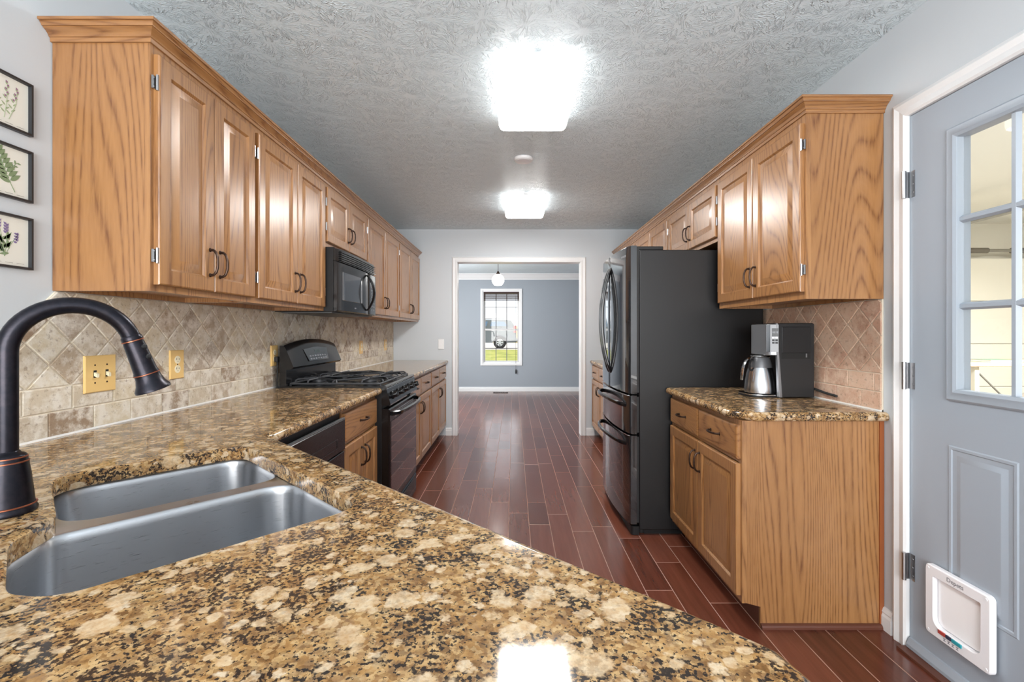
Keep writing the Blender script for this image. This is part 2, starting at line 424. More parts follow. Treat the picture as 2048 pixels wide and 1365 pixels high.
# ------------------------------------------------------------------ tile backsplashes
def clip(P, Q):
    out = P
    for i in range(len(Q)):
        a, b = Q[i], Q[(i + 1) % len(Q)]; inp = out; out = []
        side = lambda p: (b[0] - a[0]) * (p[1] - a[1]) - (b[1] - a[1]) * (p[0] - a[0])
        for j in range(len(inp)):
            p, q = inp[j - 1], inp[j]; sp, sq = side(p), side(q)
            if (sp >= 0) != (sq >= 0):
                t = sp / (sp - sq); out.append((p[0] + (q[0] - p[0]) * t, p[1] + (q[1] - p[1]) * t))
            if sq >= 0: out.append(q)
        if not out: return []
    return out
def area(P): return sum(P[i - 1][0] * P[i][1] - P[i][0] * P[i - 1][1] for i in range(len(P))) / 2
def backsplash(name, xw, sg, region, phase, mat, seed, rosy=None):
    rnd = random.Random(seed); g = G(); lay = g.b.verts.layers.float.new('tile')
    f = lambda p, q, d: (xw + sg * d, p, q)
    y0 = min(p[0] for p in region); y1 = max(p[0] for p in region)
    g.mi = 1; g.prism(region, f, .0005, .0065)
    polys = []
    for row in range(2):
        zb = CT + .003 + row * .0765; y = y0 - .076 * (row % 2) - .04
        while y < y1:
            polys.append([(y, zb), (y + .1525, zb), (y + .1525, zb + .0765), (y, zb + .0765)]); y += .1525
    zb = CT + .003 + .153; D = .1385
    field = clip(region, [(y0 - 1, zb), (y1 + 1, zb), (y1 + 1, zb + 2), (y0 - 1, zb + 2)])
    k0 = int(y0 / D) - 2; dia = []
    for i in range(k0, int(y1 / D) + 3):
        for j in range(-1, 5):
            for h in (0, 1):
                cy = (i + h * .5) * D + phase; cz = zb + (j + h * .5) * D
                dia.append([(cy - D / 2, cz), (cy, cz - D / 2), (cy + D / 2, cz), (cy, cz + D / 2)])
    for P, R in [(p, region) for p in polys] + [(p, field) for p in dia]:
        P = clip(P, R)
        C = []
        for p in P:
            if not C or math.dist(p, C[-1]) > 1e-5: C.append(p)
        if len(C) > 2 and math.dist(C[0], C[-1]) < 1e-5: C.pop()
        if len(C) < 3 or abs(area(C)) < 2e-4: continue
        if area(C) < 0: C.reverse()
        A = offset_poly(C, [.0019] * len(C)); B = offset_poly(C, [.0042] * len(C))
        if area(B) < 5e-5: continue
        t = rnd.random(); g.mi = 0
        R = g.loft([[f(p, q, .006) for p, q in A], [f(p, q, .0085) for p, q in A], [f(p, q, .0102) for p, q in B]], (False, True))
        for r in R:
            for v in r: v[lay] = t
    g.mi = 2; g.box(min(xw, xw + sg * .0125), max(xw, xw + sg * .0125), y0, y1, CT, CT + .006)
    return struct(g.obj(name, [mat, GROUT, CAULK]))
backsplash('backsplash_left', XL, 1, [(1.30, CT), (YB, CT), (YB, 1.344), (1.44, 1.344), (1.30, 1.20)], .03, TRAV, 5)
backsplash('backsplash_right', XR, -1, [(1.906, CT), (2.90, CT), (2.90, 1.354), (1.906, 1.354)], .02, TRAVP, 8)

# ------------------------------------------------------------------ counters
PROF = [(.020, 0), (.012, -.0015), (.005, -.006), (.001, -.013), (0, -.020), (.002, -.027), (.006, -.0335), (.014, -.037)]
def counter(name, P, flags, label, hole=None):
    g = G()
    rings = [[(x, y, CT + z) for x, y in offset_poly(P, [d * f for f in flags])] for d, z in PROF]
    R = [[g.b.verts.new(p) for p in r] for r in rings]
    for a, b in zip(R, R[1:]): g.bridge(a, b)
    if hole is None:
        g.face(R[0]); g.face(R[-1][::-1])
    else:
        hp = [(d, z) for d, z in ((.0, 0), (.003, -.003), (.003, -.034), (.0, -.037))]
        HR = [[g.b.verts.new((x, y, CT + z)) for x, y in offset_poly(hole, [-.003 + d] * len(hole))] for d, z in hp]
        for a, b in zip(HR, HR[1:]): g.bridge(a, b)
        for A, B, flip in ((R[0], HR[0], 0), (R[-1], HR[-1], 1)):
            al = A + B
            for t in tessellate_polygon([[v.co.copy() for v in A], [v.co.copy() for v in B]]):
                g.face([al[i] for i in t])
    o = g.obj(name, GRANITE, smooth=True, auto=45)
    return tag(o, label, 'countertop')
E_, N_ = Vector((.730, -.683)), Vector((.683, .730))           # along and across the diagonal sink front
def EN(e, n): v = E_ * e + N_ * n; return (v.x, v.y)
cut = [(-1.30, .047), (-1.475, .049), (-1.482, .441), (-.80, .444), (-.80, .03), (-.86, -.012), (-1.06, -.012), (-1.155, .045)]
cut = round_poly(cut, [.1, .08, .055, .07, .09, .08, .09, .05], 6)
cutw = [EN(*p) for p in cut]
if area(cutw) < 0: cutw.reverse()
PW = [(XL + .001, -.25), (.287, -.25), (.287, .44), (.277, .482), (.250, .510), (-.785, 1.482), (-.772, 1.50), (-.772, 2.712), (XL + .001, 2.712)]
PW = round_poly(PW, [0, 0, .03, .02, .02, .015, 0, 0, 0], 4)
fl = []
for i in range(len(PW)):
    a, b = PW[i], PW[(i + 1) % len(PW)]
    wallside = (a[0] < XL + .01 and b[0] < XL + .01) or (a[1] > 2.7 and b[1] > 2.7)
    fl.append(0 if wallside else 1)
counter('countertop', PW, fl, 'large brown granite countertop with the double sink cut into its diagonal corner', cutw)
counter('countertop', [(XL + .001, 3.474), (-.772, 3.474), (-.772, YB - .002), (XL + .001, YB - .002)], [0, 1, 0, 0], 'granite countertop between the stove and the far wall on the left side')
P3 = [(.905, 1.965), (.985, 1.875), (XR - .001, 1.875), (XR - .001, 2.745), (.905, 2.745)]
counter('countertop', P3, [1, 1, 0, 0, 1], 'granite countertop under the coffee maker, with a clipped front corner')
counter('countertop', [(.905, 3.63), (XR - .001, 3.63), (XR - .001, YB - .002), (.905, YB - .002)], [0, 0, 0, 1], 'small visible end of granite countertop behind the refrigerator')

# ------------------------------------------------------------------ cabinets
def door_mesh(g, f, w, h, fr=.052):
    R = [(0, 0), (0, .014), (.002, .0175), (.005, .019), (fr - .003, .019), (fr, .0165), (fr + .004, .0105), (fr + .009, .0105), (fr + .034, .0175), (fr + .037, .0175)]
    if min(w, h) < 2 * (fr + .045): R = [(0, 0), (0, .012), (.004, .0165), (.010, .019)]
    g.loft([[f(d, d, t), f(w - d, d, t), f(w - d, h - d, t), f(d, h - d, t)] if False else [f(d, d, t), f(w - d, d, t), f(w - d, h - d, t), f(d, h - d, t)] for d, t in R])
def pull(f, u, v, vertical, parent):
    g = G(); L = .046; pts = []
    for i in range(15):
        a = pi * i / 14; s = -cos(a) * L; o = .019 + .028 * min(1, sin(a) ** .6 * 1.02)
        pts.append(f(u, v + s, o) if vertical else f(u + s, v, o))
    g.tube(pts, [.0052 if i in (0, 14) else .0042 + .0007 * (i % 2) for i in range(15)], 8)
    for s in (-L, L):
        a = f(u, v + s, .0185) if vertical else f(u + s, v, .0185); b = f(u, v + s, .0225) if vertical else f(u + s, v, .0225)
        ax = Vector(b) - Vector(a); g.lathe([(.0075, 0), (.0075, .002), (.005, .004)], a, ax, 10)
    return g.obj('handle', BRONZE, parent, smooth=True)
def hinge(f, u, v, s, parent):
    g = G(); a = f(u + s * .001, v - .02, .002); b = f(u + s * .012, v + .02, .0075)
    g.box(*[k for i in range(3) for k in sorted((a[i], b[i]))])
    g.tube([f(u + s * .002, v - .024, .013), f(u + s * .002, v + .024, .013)], .0042, 8)
    for q in (-.014, .014): g.lathe([(.003, 0), (.002, .0015)], f(u + s * .008, v + q, .0072), Vector(f(0, 0, 1)) - Vector(f(0, 0, 0)), 8)
    return g.obj('hinge', NICKEL, parent, smooth=True)
def cab_doors(root, sg, xf, doors, z0, z1, handle_top, mat=OAKV, hinges=True):
    """doors: list of (y0, y1, hinge side -1 near / +1 far)"""
    for (y0, y1, hs) in doors:
        f = lambda u, v, w, y0=y0: (xf + sg * w, y0 + u, z0 + v)
        g = G(); door_mesh(g, f, y1 - y0, z1 - z0)
        d = g.obj('door', mat, root, smooth=True, auto=25)
        uu = (y1 - y0) - .026 if hs < 0 else .026
        vv = (z1 - z0) - .10 if handle_top else .105
        pull(f, uu, vv, True, d)
        if hinges:
            for hv in (.09, (z1 - z0) - .09): hinge(f, 0 if hs < 0 else y1 - y0, hv, hs, d)
def drawer(root, sg, xf, y0, y1, z0, z1):
    f = lambda u, v, w: (xf + sg * w, y0 + u, z0 + v); w, h = y1 - y0, z1 - z0
    g = G(); g.loft([[f(d, d, t), f(w - d, d, t), f(w - d, h - d, t), f(d, h - d, t)] for d, t in ((0, 0), (0, .012), (.003, .0155), (.012, .019))])
    d = g.obj('drawer', OAKH, root, smooth=True, auto=25); pull(f, w / 2, h / 2, False, d)
def face_frame(root, sg, xf, y0, y1, z0, z1, rails, mid=None):
    g = G(); a, b = sorted((xf, xf - sg * .019)); st = .030
    g.box(a, b, y0, y0 + st, z0, z1); g.box(a, b, y1 - st, y1, z0, z1)
    for r0, r1 in rails: g.box(a, b, y0 + st, y1 - st, r0, r1)
    if mid:
        for (p0, p1), (q0, q1) in zip(rails, rails[1:]): g.box(a, b, mid - .012, mid + .012, p1, q0)
    return g.obj('face_frame', OAKV, root)
def wall_cabinet(sg, xw, xf, y0, y1, z0, z1, dz0, dz1, label, group, end=False, split=None):
    """sg: +1 on the left wall facing +X, -1 on the right wall"""
    root = thing('wall_cabinet', label, 'cabinet', (xw, y0, z0), group)
    a, b = sorted((xw + sg * .002, xf - sg * .0192))
    g = G(); g.box(a, b, y0 + .0005, y1 - .0005, z0 + .018, z1); g.box(a, b, y0 + .0005, y0 + .016, z0, z0 + .018); g.box(a, b, y1 - .016, y1 - .0005, z0, z0 + .018)
    a3, b3 = sorted((xw + sg * .002, xw + sg * .022)); g.box(a3, b3, y0 + .016, y1 - .016, z0, z0 + .0185)
    g.obj('carcass', OAKV, root)
    m = split or (y0 + y1) / 2
    face_frame(root, sg, xf, y0, y1, z0, z1, ((z0, dz0 + .012), (dz1 - .012, z1)), m)
    cab_doors(root, sg, xf, [(y0 + .014, m - .0025, -1), (m + .0025, y1 - .014, 1)], dz0, dz1, False)
    return root
GL, GR = 'oak wall cabinets on the left', 'oak wall cabinets on the right'
xfl, xfr = -1.125, 1.205
wall_cabinet(1, XL, xfl, 1.432, 1.998, 1.345, 2.125, 1.366, 2.086, 'tall oak wall cabinet nearest the framed prints, its plain end panel showing', GL, split=1.715)
wall_cabinet(1, XL, xfl, 1.999, 2.739, 1.345, 2.125, 1.366, 2.086, 'tall two-door oak wall cabinet directly left of the microwave', GL, split=2.372)
wall_cabinet(1, XL, xfl, 2.740, 3.509, 1.727, 2.125, 1.760, 2.086, 'short oak wall cabinet above the black microwave', GL, split=3.125)
wall_cabinet(1, XL, xfl, 3.510, 4.489, 1.345, 2.125, 1.366, 2.086, 'tall oak wall cabinet just beyond the microwave', GL, split=3.995)
wall_cabinet(1, XL, xfl, 4.490, YB - .003, 1.345, 2.125, 1.366, 2.086, 'tall oak wall cabinet at the far end of the left row, against the back wall', GL, split=4.985)
wall_cabinet(-1, XR, xfr, 1.903, 2.705, 1.355, 2.130, 1.386, 2.084, 'tall oak wall cabinet above the coffee maker', GR, split=2.297)
wall_cabinet(-1, XR, xfr, 2.706, 3.565, 1.755, 2.130, 1.780, 2.084, 'short oak wall cabinet above the refrigerator', GR, split=3.14)
wall_cabinet(-1, XR, xfr, 3.566, 4.515, 1.355, 2.130, 1.386, 2.084, 'oak wall cabinet beyond the refrigerator, second from the back wall', GR, split=4.03)
wall_cabinet(-1, XR, xfr, 4.516, YB - .003, 1.355, 2.130, 1.386, 2.084, 'oak wall cabinet in the back right corner, mostly hidden by the refrigerator', GR, split=4.99)

def crown(sg, xw, xf, y0, y1, zb, zt, label):
    g = G(); hgt = zt - zb
    pr = [(-.002, -.012), (.006, -.012), (.007, 0), (.011, .002), (.011, .10 * hgt), (.014, .22 * hgt), (.020, .36 * hgt), (.028, .47 * hgt), (.028, .52 * hgt), (.033, .53 * hgt), (.034, .62 * hgt), (.038, .74 * hgt), (.038, .80 * hgt), (.044, .81 * hgt), (.045, .86 * hgt), (.045, hgt), (-.012, hgt)]
    rings = []
    for p, z in pr:
        rings.append([(xw, y0 - p, zb + z), (xf + sg * p, y0 - p, zb + z), (xf + sg * p, y1, zb + z)])
    R = [[g.b.verts.new(q) for q in r] for r in rings]
    for a, b in zip(R, R[1:] + R[:1]):
        for i in (0, 1): g.mi = 1 - i; g.face([a[i], a[i + 1], b[i + 1], b[i]])
    g.mi = 0; g.face([r[0] for r in R]); g.face([r[2] for r in R][::-1])
    return tag(g.obj('crown_molding', [OAKH, OAKX], None, smooth=True, auto=30), label, 'molding')
crown(1, XL + .001, xfl, 1.432, YB - .002, 2.125, 2.166, 'stepped oak crown molding along the top of the left wall cabinets')
crown(-1, XR - .001, xfr, 1.903, YB - .002, 2.130, 2.174, 'stepped oak crown molding along the top of the right wall cabinets')

def base_cabinet(sg, xw, xf, y0, y1, label, group, drawers=2, end=False):
    root = thing('base_cabinet', label, 'cabinet', (xw, y0, 0), group)
    a, b = sorted((xw + sg * .002, xf - sg * .0192)); top = CT - .0375
    ya = y0 + (.0125 if end else .0005)
    G().box(a, b, ya, y1 - .0005, .10, top).obj('carcass', OAKV, root)
    a2, b2 = sorted((xw + sg * .002, xf - sg * .075)); G().box(a2, b2, ya + .001, y1 - .001, 0, .0995).obj('toe_kick', MOULD, root)
    m = (y0 + y1) / 2
    face_frame(root, sg, xf, y0, y1, .10, top, ((.10, .13), (.675, .70), (.825, top)), m)
    cab_doors(root, sg, xf, [(y0 + .014, m - .003, -1), (m + .003, y1 - .014, 1)], .125, .672, True, hinges=False)
    if drawers == 2:
        drawer(root, sg, xf, y0 + .014, m - .006, .692, .832); drawer(root, sg, xf, m + .006, y1 - .014, .692, .832)
    else: drawer(root, sg, xf, y0 + .014, y1 - .014, .692, .832)
    if end:
        g = G(); P = [(xw + sg * .002, 0), (xf - sg * .075, 0), (xf - sg * .075, .085), (xf - sg * .0192, .10), (xf - sg * .0192, top), (xw + sg * .002, top)]
        g.prism(P, lambda p, q, d: (p, d, q), y0, y0 + .012); g.obj('end_panel', OAKV, root)
        g = G(); q = [(0, 0), (.016, 0), (.0155, .008), (.012, .014), (.006, .017), (0, .018)]
        x0, x1 = sorted((xw + sg * .002, xf - sg * .075))
        g.prism(q, lambda p, z, d: (d, y0 - p, z), x0, x1); g.obj('shoe_molding', MOULD, root)
        g = G(); x0, x1 = sorted((xw + sg * .002, xw + sg * .02)); g.box(x0, x1, y0 - .005, y0, .018, top); sub(g.obj('scribe_strip', plain('reddish_strip', lin(150, 84, 44), .4), root), 'reddish brown strip against the wall')
    return root
GB = 'oak base cabinets'
xbl, xbr = -.812, .942
base_cabinet(1, XL, xbl, 2.170, 2.709, 'oak base cabinet with one wide drawer between dishwasher and stove', GB, 1)
base_cabinet(1, XL, xbl, 3.478, 4.465, 'oak base cabinet right beside the far side of the stove', GB)
base_cabinet(1, XL, xbl, 4.466, YB - .003, 'oak base cabinet on the left against the back wall beside the doorway', GB)
base_cabinet(-1, XR, xbr, 1.905, 2.742, 'oak base cabinet under the coffee maker with a wide plain end panel', GB, end=True)
base_cabinet(-1, XR, xbr, 3.635, 4.55, 'oak base cabinet hidden right behind the refrigerator', GB)
base_cabinet(-1, XR, xbr, 4.551, YB - .003, 'oak base cabinet seen past the refrigerator beside the doorway', GB)

# the corner sink base and peninsula carrying the big counter
root = thing('sink_base_cabinet', 'oak corner cabinet carrying the double sink under the diagonal counter', 'cabinet', (-1.0, .9, 0))
top = CT - .0385
P = [(XL + .004, -.2), (.22, -.2), (.22, .40), (.19, .48), (-.83, 1.44), (-.83, 1.53), (XL + .004, 1.53)]
Q = [(x, y) for x, y in P]
def hollow(g, P, t, z0, z1):
    I = offset_poly(P, [t] * len(P))
    A = [[g.b.verts.new((x, y, z)) for x, y in L] for L, z in ((P, z1), (P, z0), (I, z0), (I, z1))]
    for a, b in zip(A, A[1:] + A[:1]): g.bridge(a, b)
g = G(); hollow(g, Q, .018, .10, top); g.obj('carcass', OAKV, root)
g = G(); hollow(g, offset_poly(Q, [.05] * len(Q)), .018, 0, .0995); g.obj('toe_kick', MOULD, root)
a, b = Vector((.19, .48, 0)), Vector((-.83, 1.44, 0)); dv = (b - a).normalized(); nv = Vector((-dv.y, dv.x, 0)); nv = -nv if nv.dot(Vector((1, 1, 0))) < 0 else nv
for u0, u1, hs in ((.33, .69, -1), (.695, 1.055, 1)):
    f = lambda u, v, w, u0=u0: tuple(a + dv * (u0 + u) + nv * (.0005 + w) + Vector((0, 0, .125 + v)))
    g = G(); door_mesh(g, f, u1 - u0, .68); d = g.obj('door', OAKV, root, smooth=True, auto=25); pull(f, .334 if hs < 0 else .026, .58, True, d)

# ------------------------------------------------------------------ sink and faucet
root = thing('kitchen_sink', 'stainless steel double bowl undermount sink in the brown granite counter', 'sink', (*EN(-1.14, .22), CT - .24))
zr = CT - .0385
def bowl(P, R, dep):
    O = [EN(*p) for p in round_poly(P, R, 7)]
    if area(O) < 0: O.reverse()
    n = len(O); g = G()
    prof = [(-.040, .0004 * len([o for o in root.children])), (-.004, 0), (.000, -.0025), (.003, -.008), (.005, -.02), (.008, -dep + .05), (.014, -dep + .02), (.03, -dep + .004), (.06, -dep)]
    rings = [[(x, y, zr + z) for x, y in offset_poly(O, [d] * n)] for d, z in prof]
    cx = sum(p[0] for p in O) / n; cy = sum(p[1] for p in O) / n
    rings.append([(cx + .045 * cos(t), cy + .045 * sin(t), zr - dep - .003) for t in [atan2(p[1] - cy, p[0] - cx) for p in O]])
    g.loft(rings, (False, True)); o = g.obj('bowl', STEEL, root, smooth=True, auto=60)
    d = G().lathe([(.043, 0), (.043, .003), (.034, .004), (.03, -.004), (.001, -.005)], (cx, cy, zr - dep - .001), n=24); d.obj('drain', CHROME, o, smooth=True)
bowl([(-1.50, .05), (-1.215, .05), (-1.215, .455), (-1.50, .455)], [.085, .085, .075, .075], .17)
bowl([(-1.168, .03), (-1.07, -.016), (-.85, -.016), (-.785, .03), (-.785, .455), (-1.168, .455)], [.05, .08, .06, .06, .085, .075], .2)

fb = Vector((-.912, .832, CT)); fd = Vector((.707, .707, 0))
root = thing('kitchen_faucet', 'oil rubbed bronze gooseneck pull-down faucet beside the sink', 'faucet', fb)
g = G(); g.lathe([(.034, 0), (.040, .001), (.041, .006), (.038, .012), (.0365, .016), (.0355, .03), (.0315, .07), (.029, .088), (.0288, .092), (.0275, .095), (.0275, .101), (.024, .106), (.019, .108), (.0165, .112)], fb, n=32); g.obj('base', ORB, root, smooth=True)
for r, z in ((.0385, .0145), (.0285, .0925), (.0265, .1005)):
    G().tube([fb + Vector((cos(t) * r, sin(t) * r, z)) for t in [2 * pi * k / 32 for k in range(32)]], .0016, 6, True).obj('copper_ring', COPPER, root, smooth=True)
R0 = .089; zc = .289; pts = [fb + Vector((0, 0, .10 + (zc - .10) * k / 6)) for k in range(6)]
for k in range(25):
    t = pi - (pi - math.radians(18)) * k / 24; pts.append(fb + fd * (R0 + R0 * cos(t)) + Vector((0, 0, zc + R0 * sin(t))))
G().tube(pts, .0158, 20).obj('spout', ORB, root, smooth=True)
hp = pts[-1]; hd = (fd * .31 + Vector((0, 0, -.95))).normalized()
g = G(); g.lathe([(.0158, -.003), (.0178, .0), (.0185, .006), (.0172, .010), (.0182, .014), (.0195, .05), (.021, .075), (.0225, .079), (.022, .083), (.0225, .09), (.026, .103), (.0315, .113), (.0315, .118), (.026, .119), (.024, .116), (.001, .116)], hp, hd, 28)
sh = g.obj('spray_head', ORB, root, smooth=True)
u = Vector((fd.y, -fd.x, 0)); fw = hd.cross(u)
fw = fw if fw.dot(fd) > 0 else -fw
for r, s in ((.0185, .0085), (.0224, .0815)):
    G().tube([hp + hd * s + (u * cos(t) + fw * sin(t)) * r for t in [2 * pi * k / 28 for k in range(28)]], .0013, 6, True).obj('copper_ring', COPPER, sh, smooth=True)
for s in (.025, .047):
    G().lathe([(.006, -.003), (.006, .001), (.004, .0025)], hp + hd * s + (u * .75 + fw * .66).normalized() * .0195, (u * .75 + fw * .66), 12).obj('spray_button', BLACKM, sh, smooth=True)

# ------------------------------------------------------------------ dishwasher
root = thing('dishwasher', 'black built-in dishwasher under the left counter next to the oak drawer', 'dishwasher', (-1.1, 1.85, 0))
top = CT - .04
G().box(XL + .03, -.815, 1.562, 2.164, .10, top).obj('body', BLACKM, root)
G().box(-1.2, -.86, 1.57, 2.16, 0, .0995).obj('toe_panel', BLACKM, root)
d = G().box(-.8145, -.79, 1.565, 2.162, .115, .665).obj('door', BLACK, root, bevel=.004)
g = G(); y0, y1, z0, z1 = 1.565, 2.162, .67, .815
g.loft([[(x, y, z) for y, z in ((y0 + e, z0 + e), (y1 - e, z0 + e), (y1 - e, z1 - e), (y0 + e, z1 - e))] for x, e in ((-.8145, 0), (-.79, 0), (-.786, .004))])
p = g.obj('control_panel', BLACK, root, smooth=True, auto=25)
g = G(); g.box(-.7858, -.783, 1.80, 2.06, .695, .700); g.box(-.7858, -.783, 1.80, 2.06, .735, .740); g.box(-.7858, -.783, 1.80, 1.805, .70, .735); g.box(-.7858, -.783, 2.055, 2.06, .70, .735); g.box(-.7858, -.7845, 1.805, 2.055, .70, .735)
g.obj('latch_recess', BLACK, p, bevel=.001)
G().box(-.80, -.787, 1.565, 2.162, .8155, .82).obj('trim_strip', SILVER, root)

# ------------------------------------------------------------------ gas range
SY0, SY1 = 2.7165, 3.4695
root = thing('gas_range', 'black freestanding gas stove with cast iron grates and an arched backguard', 'stove', (-1.1, 3.09, 0))
G().box(XL + .055, -.775, SY0, SY1, .03, .885).obj('body', BLACKM, root)
for x in (-1.35, -.84):
    for y in (SY0 + .05, SY1 - .05): G().lathe([(.018, 0), (.018, .0295)], (x, y, 0), n=12).obj('foot', BLACKM, root)
g = G(); P = [(-1.345, .886), (-.765, .886), (-.748, .889), (-.745, .897), (-.757, .905), (-.772, .904), (-.785, .899), (-1.33, .899), (-1.345, .905)]
g.prism(P, lambda p, q, d: (p, d, q), SY0 - .002, SY1 + .002); ct = g.obj('cooktop', BLACK, root, smooth=True, auto=30)
g = G(); P = [(-.774, .8855), (-.747, .8855), (-.735, .84), (-.722, .795), (-.726, .785), (-.774, .785)]
g.prism(P, lambda p, q, d: (p, d, q), SY0, SY1); cp = g.obj('control_panel', BLACK, root, smooth=True, auto=30)
G().box(-.7465, -.744, SY0, SY1, .8835, .8865).obj('trim_strip', CHROME, cp)
kn = Vector((.965, 0, .26)).normalized()
for y in (SY0 + .085, SY0 + .225, SY0 + .38, SY0 + .53, SY0 + .665):
    o = Vector((-.7325, y, .838)); k = G().lathe([(.024, 0), (.024, .004), (.019, .007), (.0175, .028), (.015, .031), (.001, .031)], o, kn, 20)
    kk = k.obj('knob', BLACK, root, smooth=True)
    t = kn.cross(Vector((0, 1, 0))).normalized(); c = o + kn * .0335; q = G()
    q.loft([[c + t * (sx * .0165) + Vector((0, 1, 0)) * (sy * .004) + kn * w for sx, sy in ((-1, -1), (1, -1), (1, 1), (-1, 1))] for w in (-.016, .004)]); q.obj('knob_grip', BLACK, kk)
    G().box(-.7305, -.7295, y - .004, y + .004, .868, .872).obj('knob_mark', SILVER, kk)
g = G(); y0, y1, z0, z1 = SY0 + .002, SY1 - .002, .175, .765
g.loft([[(x, y, z) for y, z in ((y0 + e, z0 + e), (y1 - e, z0 + e), (y1 - e, z1 - e), (y0 + e, z1 - e))] for x, e in ((-.7745, 0), (-.735, 0), (-.728, .007))])
dr = g.obj('oven_door', BLACK, root, smooth=True, auto=25)
g = G(); y0, y1, z0, z1 = SY0 + .025, SY1 - .025, .215, .69
g.loft([[(x, y, z) for y, z in ((y0 + e, z0 + e), (y1 - e, z0 + e), (y1 - e, z1 - e), (y0 + e, z1 - e))] for x, e in ((-.7279, 0), (-.7255, .003))]); g.obj('oven_glass', GLASSB, dr)
g = G(); n = 18; hpts = []
for k in range(n + 1):
    t = k / n; hpts.append((-.722 + .055 * sin(pi * t) ** .35, SY0 + .03 + (SY1 - SY0 - .06) * t, .735))
g.loft([[(x, y, z - .014), (x + .010, y, z - .008), (x + .010, y, z + .008), (x, y, z + .014), (x - .008, y, z + .01), (x - .008, y, z - .01)] for x, y, z in hpts]); g.obj('door_handle', BLACK, dr, smooth=True, auto=35)
for k in range(4): G().box(-.7282, -.7245, SY0 + .12, SY1 - .12, .7015 + k * .011, .7055 + k * .011).obj('vent_slat', SILVER, dr)
g = G(); y0, y1, z0, z1 = SY0 + .002, SY1 - .002, .035, .168
g.loft([[(x, y, z) for y, z in ((y0 + e, z0 + e), (y1 - e, z0 + e), (y1 - e, z1 - e), (y0 + e, z1 - e))] for x, e in ((-.7745, 0), (-.735, 0), (-.728, .007))])
dw = g.obj('storage_drawer', BLACK, root, smooth=True, auto=25); G().box(-.7279, -.722, SY0 + .1, SY1 - .1, .145, .158).obj('drawer_lip', BLACK, dw, bevel=.002)
# backguard: lower panel and a domed console
g = G(); n = 20; rings = []
for k in range(n + 1):
    t = k / n; y = SY0 + (SY1 - SY0) * t; zt = 1.138 + .036 * sin(pi * t) ** .8; e = .0
    rings.append([(XL + .056, y, .87), (-1.335, y, .87), (-1.335, y, .995), (-1.305, y, 1.000), (-1.292, y, 1.012), (-1.330, y, zt - .035), (-1.342, y, zt - .010), (-1.352, y, zt), (XL + .056, y, zt)])
g.loft(rings); bgd = g.obj('backguard', BLACK, root, smooth=True, auto=30)
g = G(); P = [(.0, .0), (.30, .0), (.33, .075), (.17, .088), (-.03, .075)]
sl = lambda p, q, d: (-1.2975 - .36 * q + d + .002, SY0 + .22 + p, 1.036 + q)
g.prism(P, sl, -.003, .0015); dp = g.obj('display_panel', GLASSB, bgd)
g = G(); g.prism([(.12, .048), (.2, .048), (.2, .068), (.12, .068)], sl, .0015, .0025); g.obj('clock_display', plain('clock_glass', lin(70, 84, 84), .2), dp)
for r in range(2):
    for c in range(7):
        g = G(); g.prism([(.025 + c * .038, .008 + r * .018), (.048 + c * .038, .008 + r * .018), (.048 + c * .038, .016 + r * .018), (.025 + c * .038, .016 + r * .018)], sl, .0015, .0022); g.obj('button', SILVER, dp)
# burners and grates
for x in (-1.22, -.90):
    for y in (SY0 + .19, SY1 - .19):
        b = G().lathe([(.052, 0), (.05, .006), (.038, .008), (.038, .014), (.044, .015), (.044, .021), (.040, .024), (.001, .025)], (x, y, .899), n=24).obj('burner', IRON, root, smooth=True)
for h in (0, 1):
    y0 = SY0 + .025 + h * .36; y1 = y0 + .343; x0, x1 = -1.325, -.79; ym = (y0 + y1) / 2; zt = .932
    g = G(); R = round_poly([(x0, y0), (x1, y0), (x1, y1), (x0, y1)], .02, 4)
    g.tube([(x, y, .912) for x, y in R], .006, 8, True)
    for xb in (-1.22, -.90):
        for ang in range(8):
            a = ang * pi / 4; c = Vector((xb, ym, 0)); di = Vector((cos(a), sin(a), 0))
            lim = min([abs((x1 if di.x > 0 else x0) - xb) / abs(di.x) if abs(di.x) > .01 else 9, (y1 - ym) / abs(di.y) if abs(di.y) > .01 else 9])
            if abs(di.x) > .9: lim = min(lim, .16)
            e = c + di * lim; s = c + di * .03
            g.tube([(e.x, e.y, .912), (e.x - di.x * .004, e.y - di.y * .004, zt - .006), (e.x - di.x * .016, e.y - di.y * .016, zt), (s.x, s.y, zt)], .0055, 6)
    g.tube([(x0, ym, .912), (x0 + .01, ym, zt), (x1 - .01, ym, zt), (x1, ym, .912)], .0055, 6)
    for x in (x0, x1):
        for y in (y0 + .01, y1 - .01): g.tube([(x, y, .899), (x, y, .914)], .006, 6)
    g.obj('grate', IRON, root, smooth=True, auto=50)

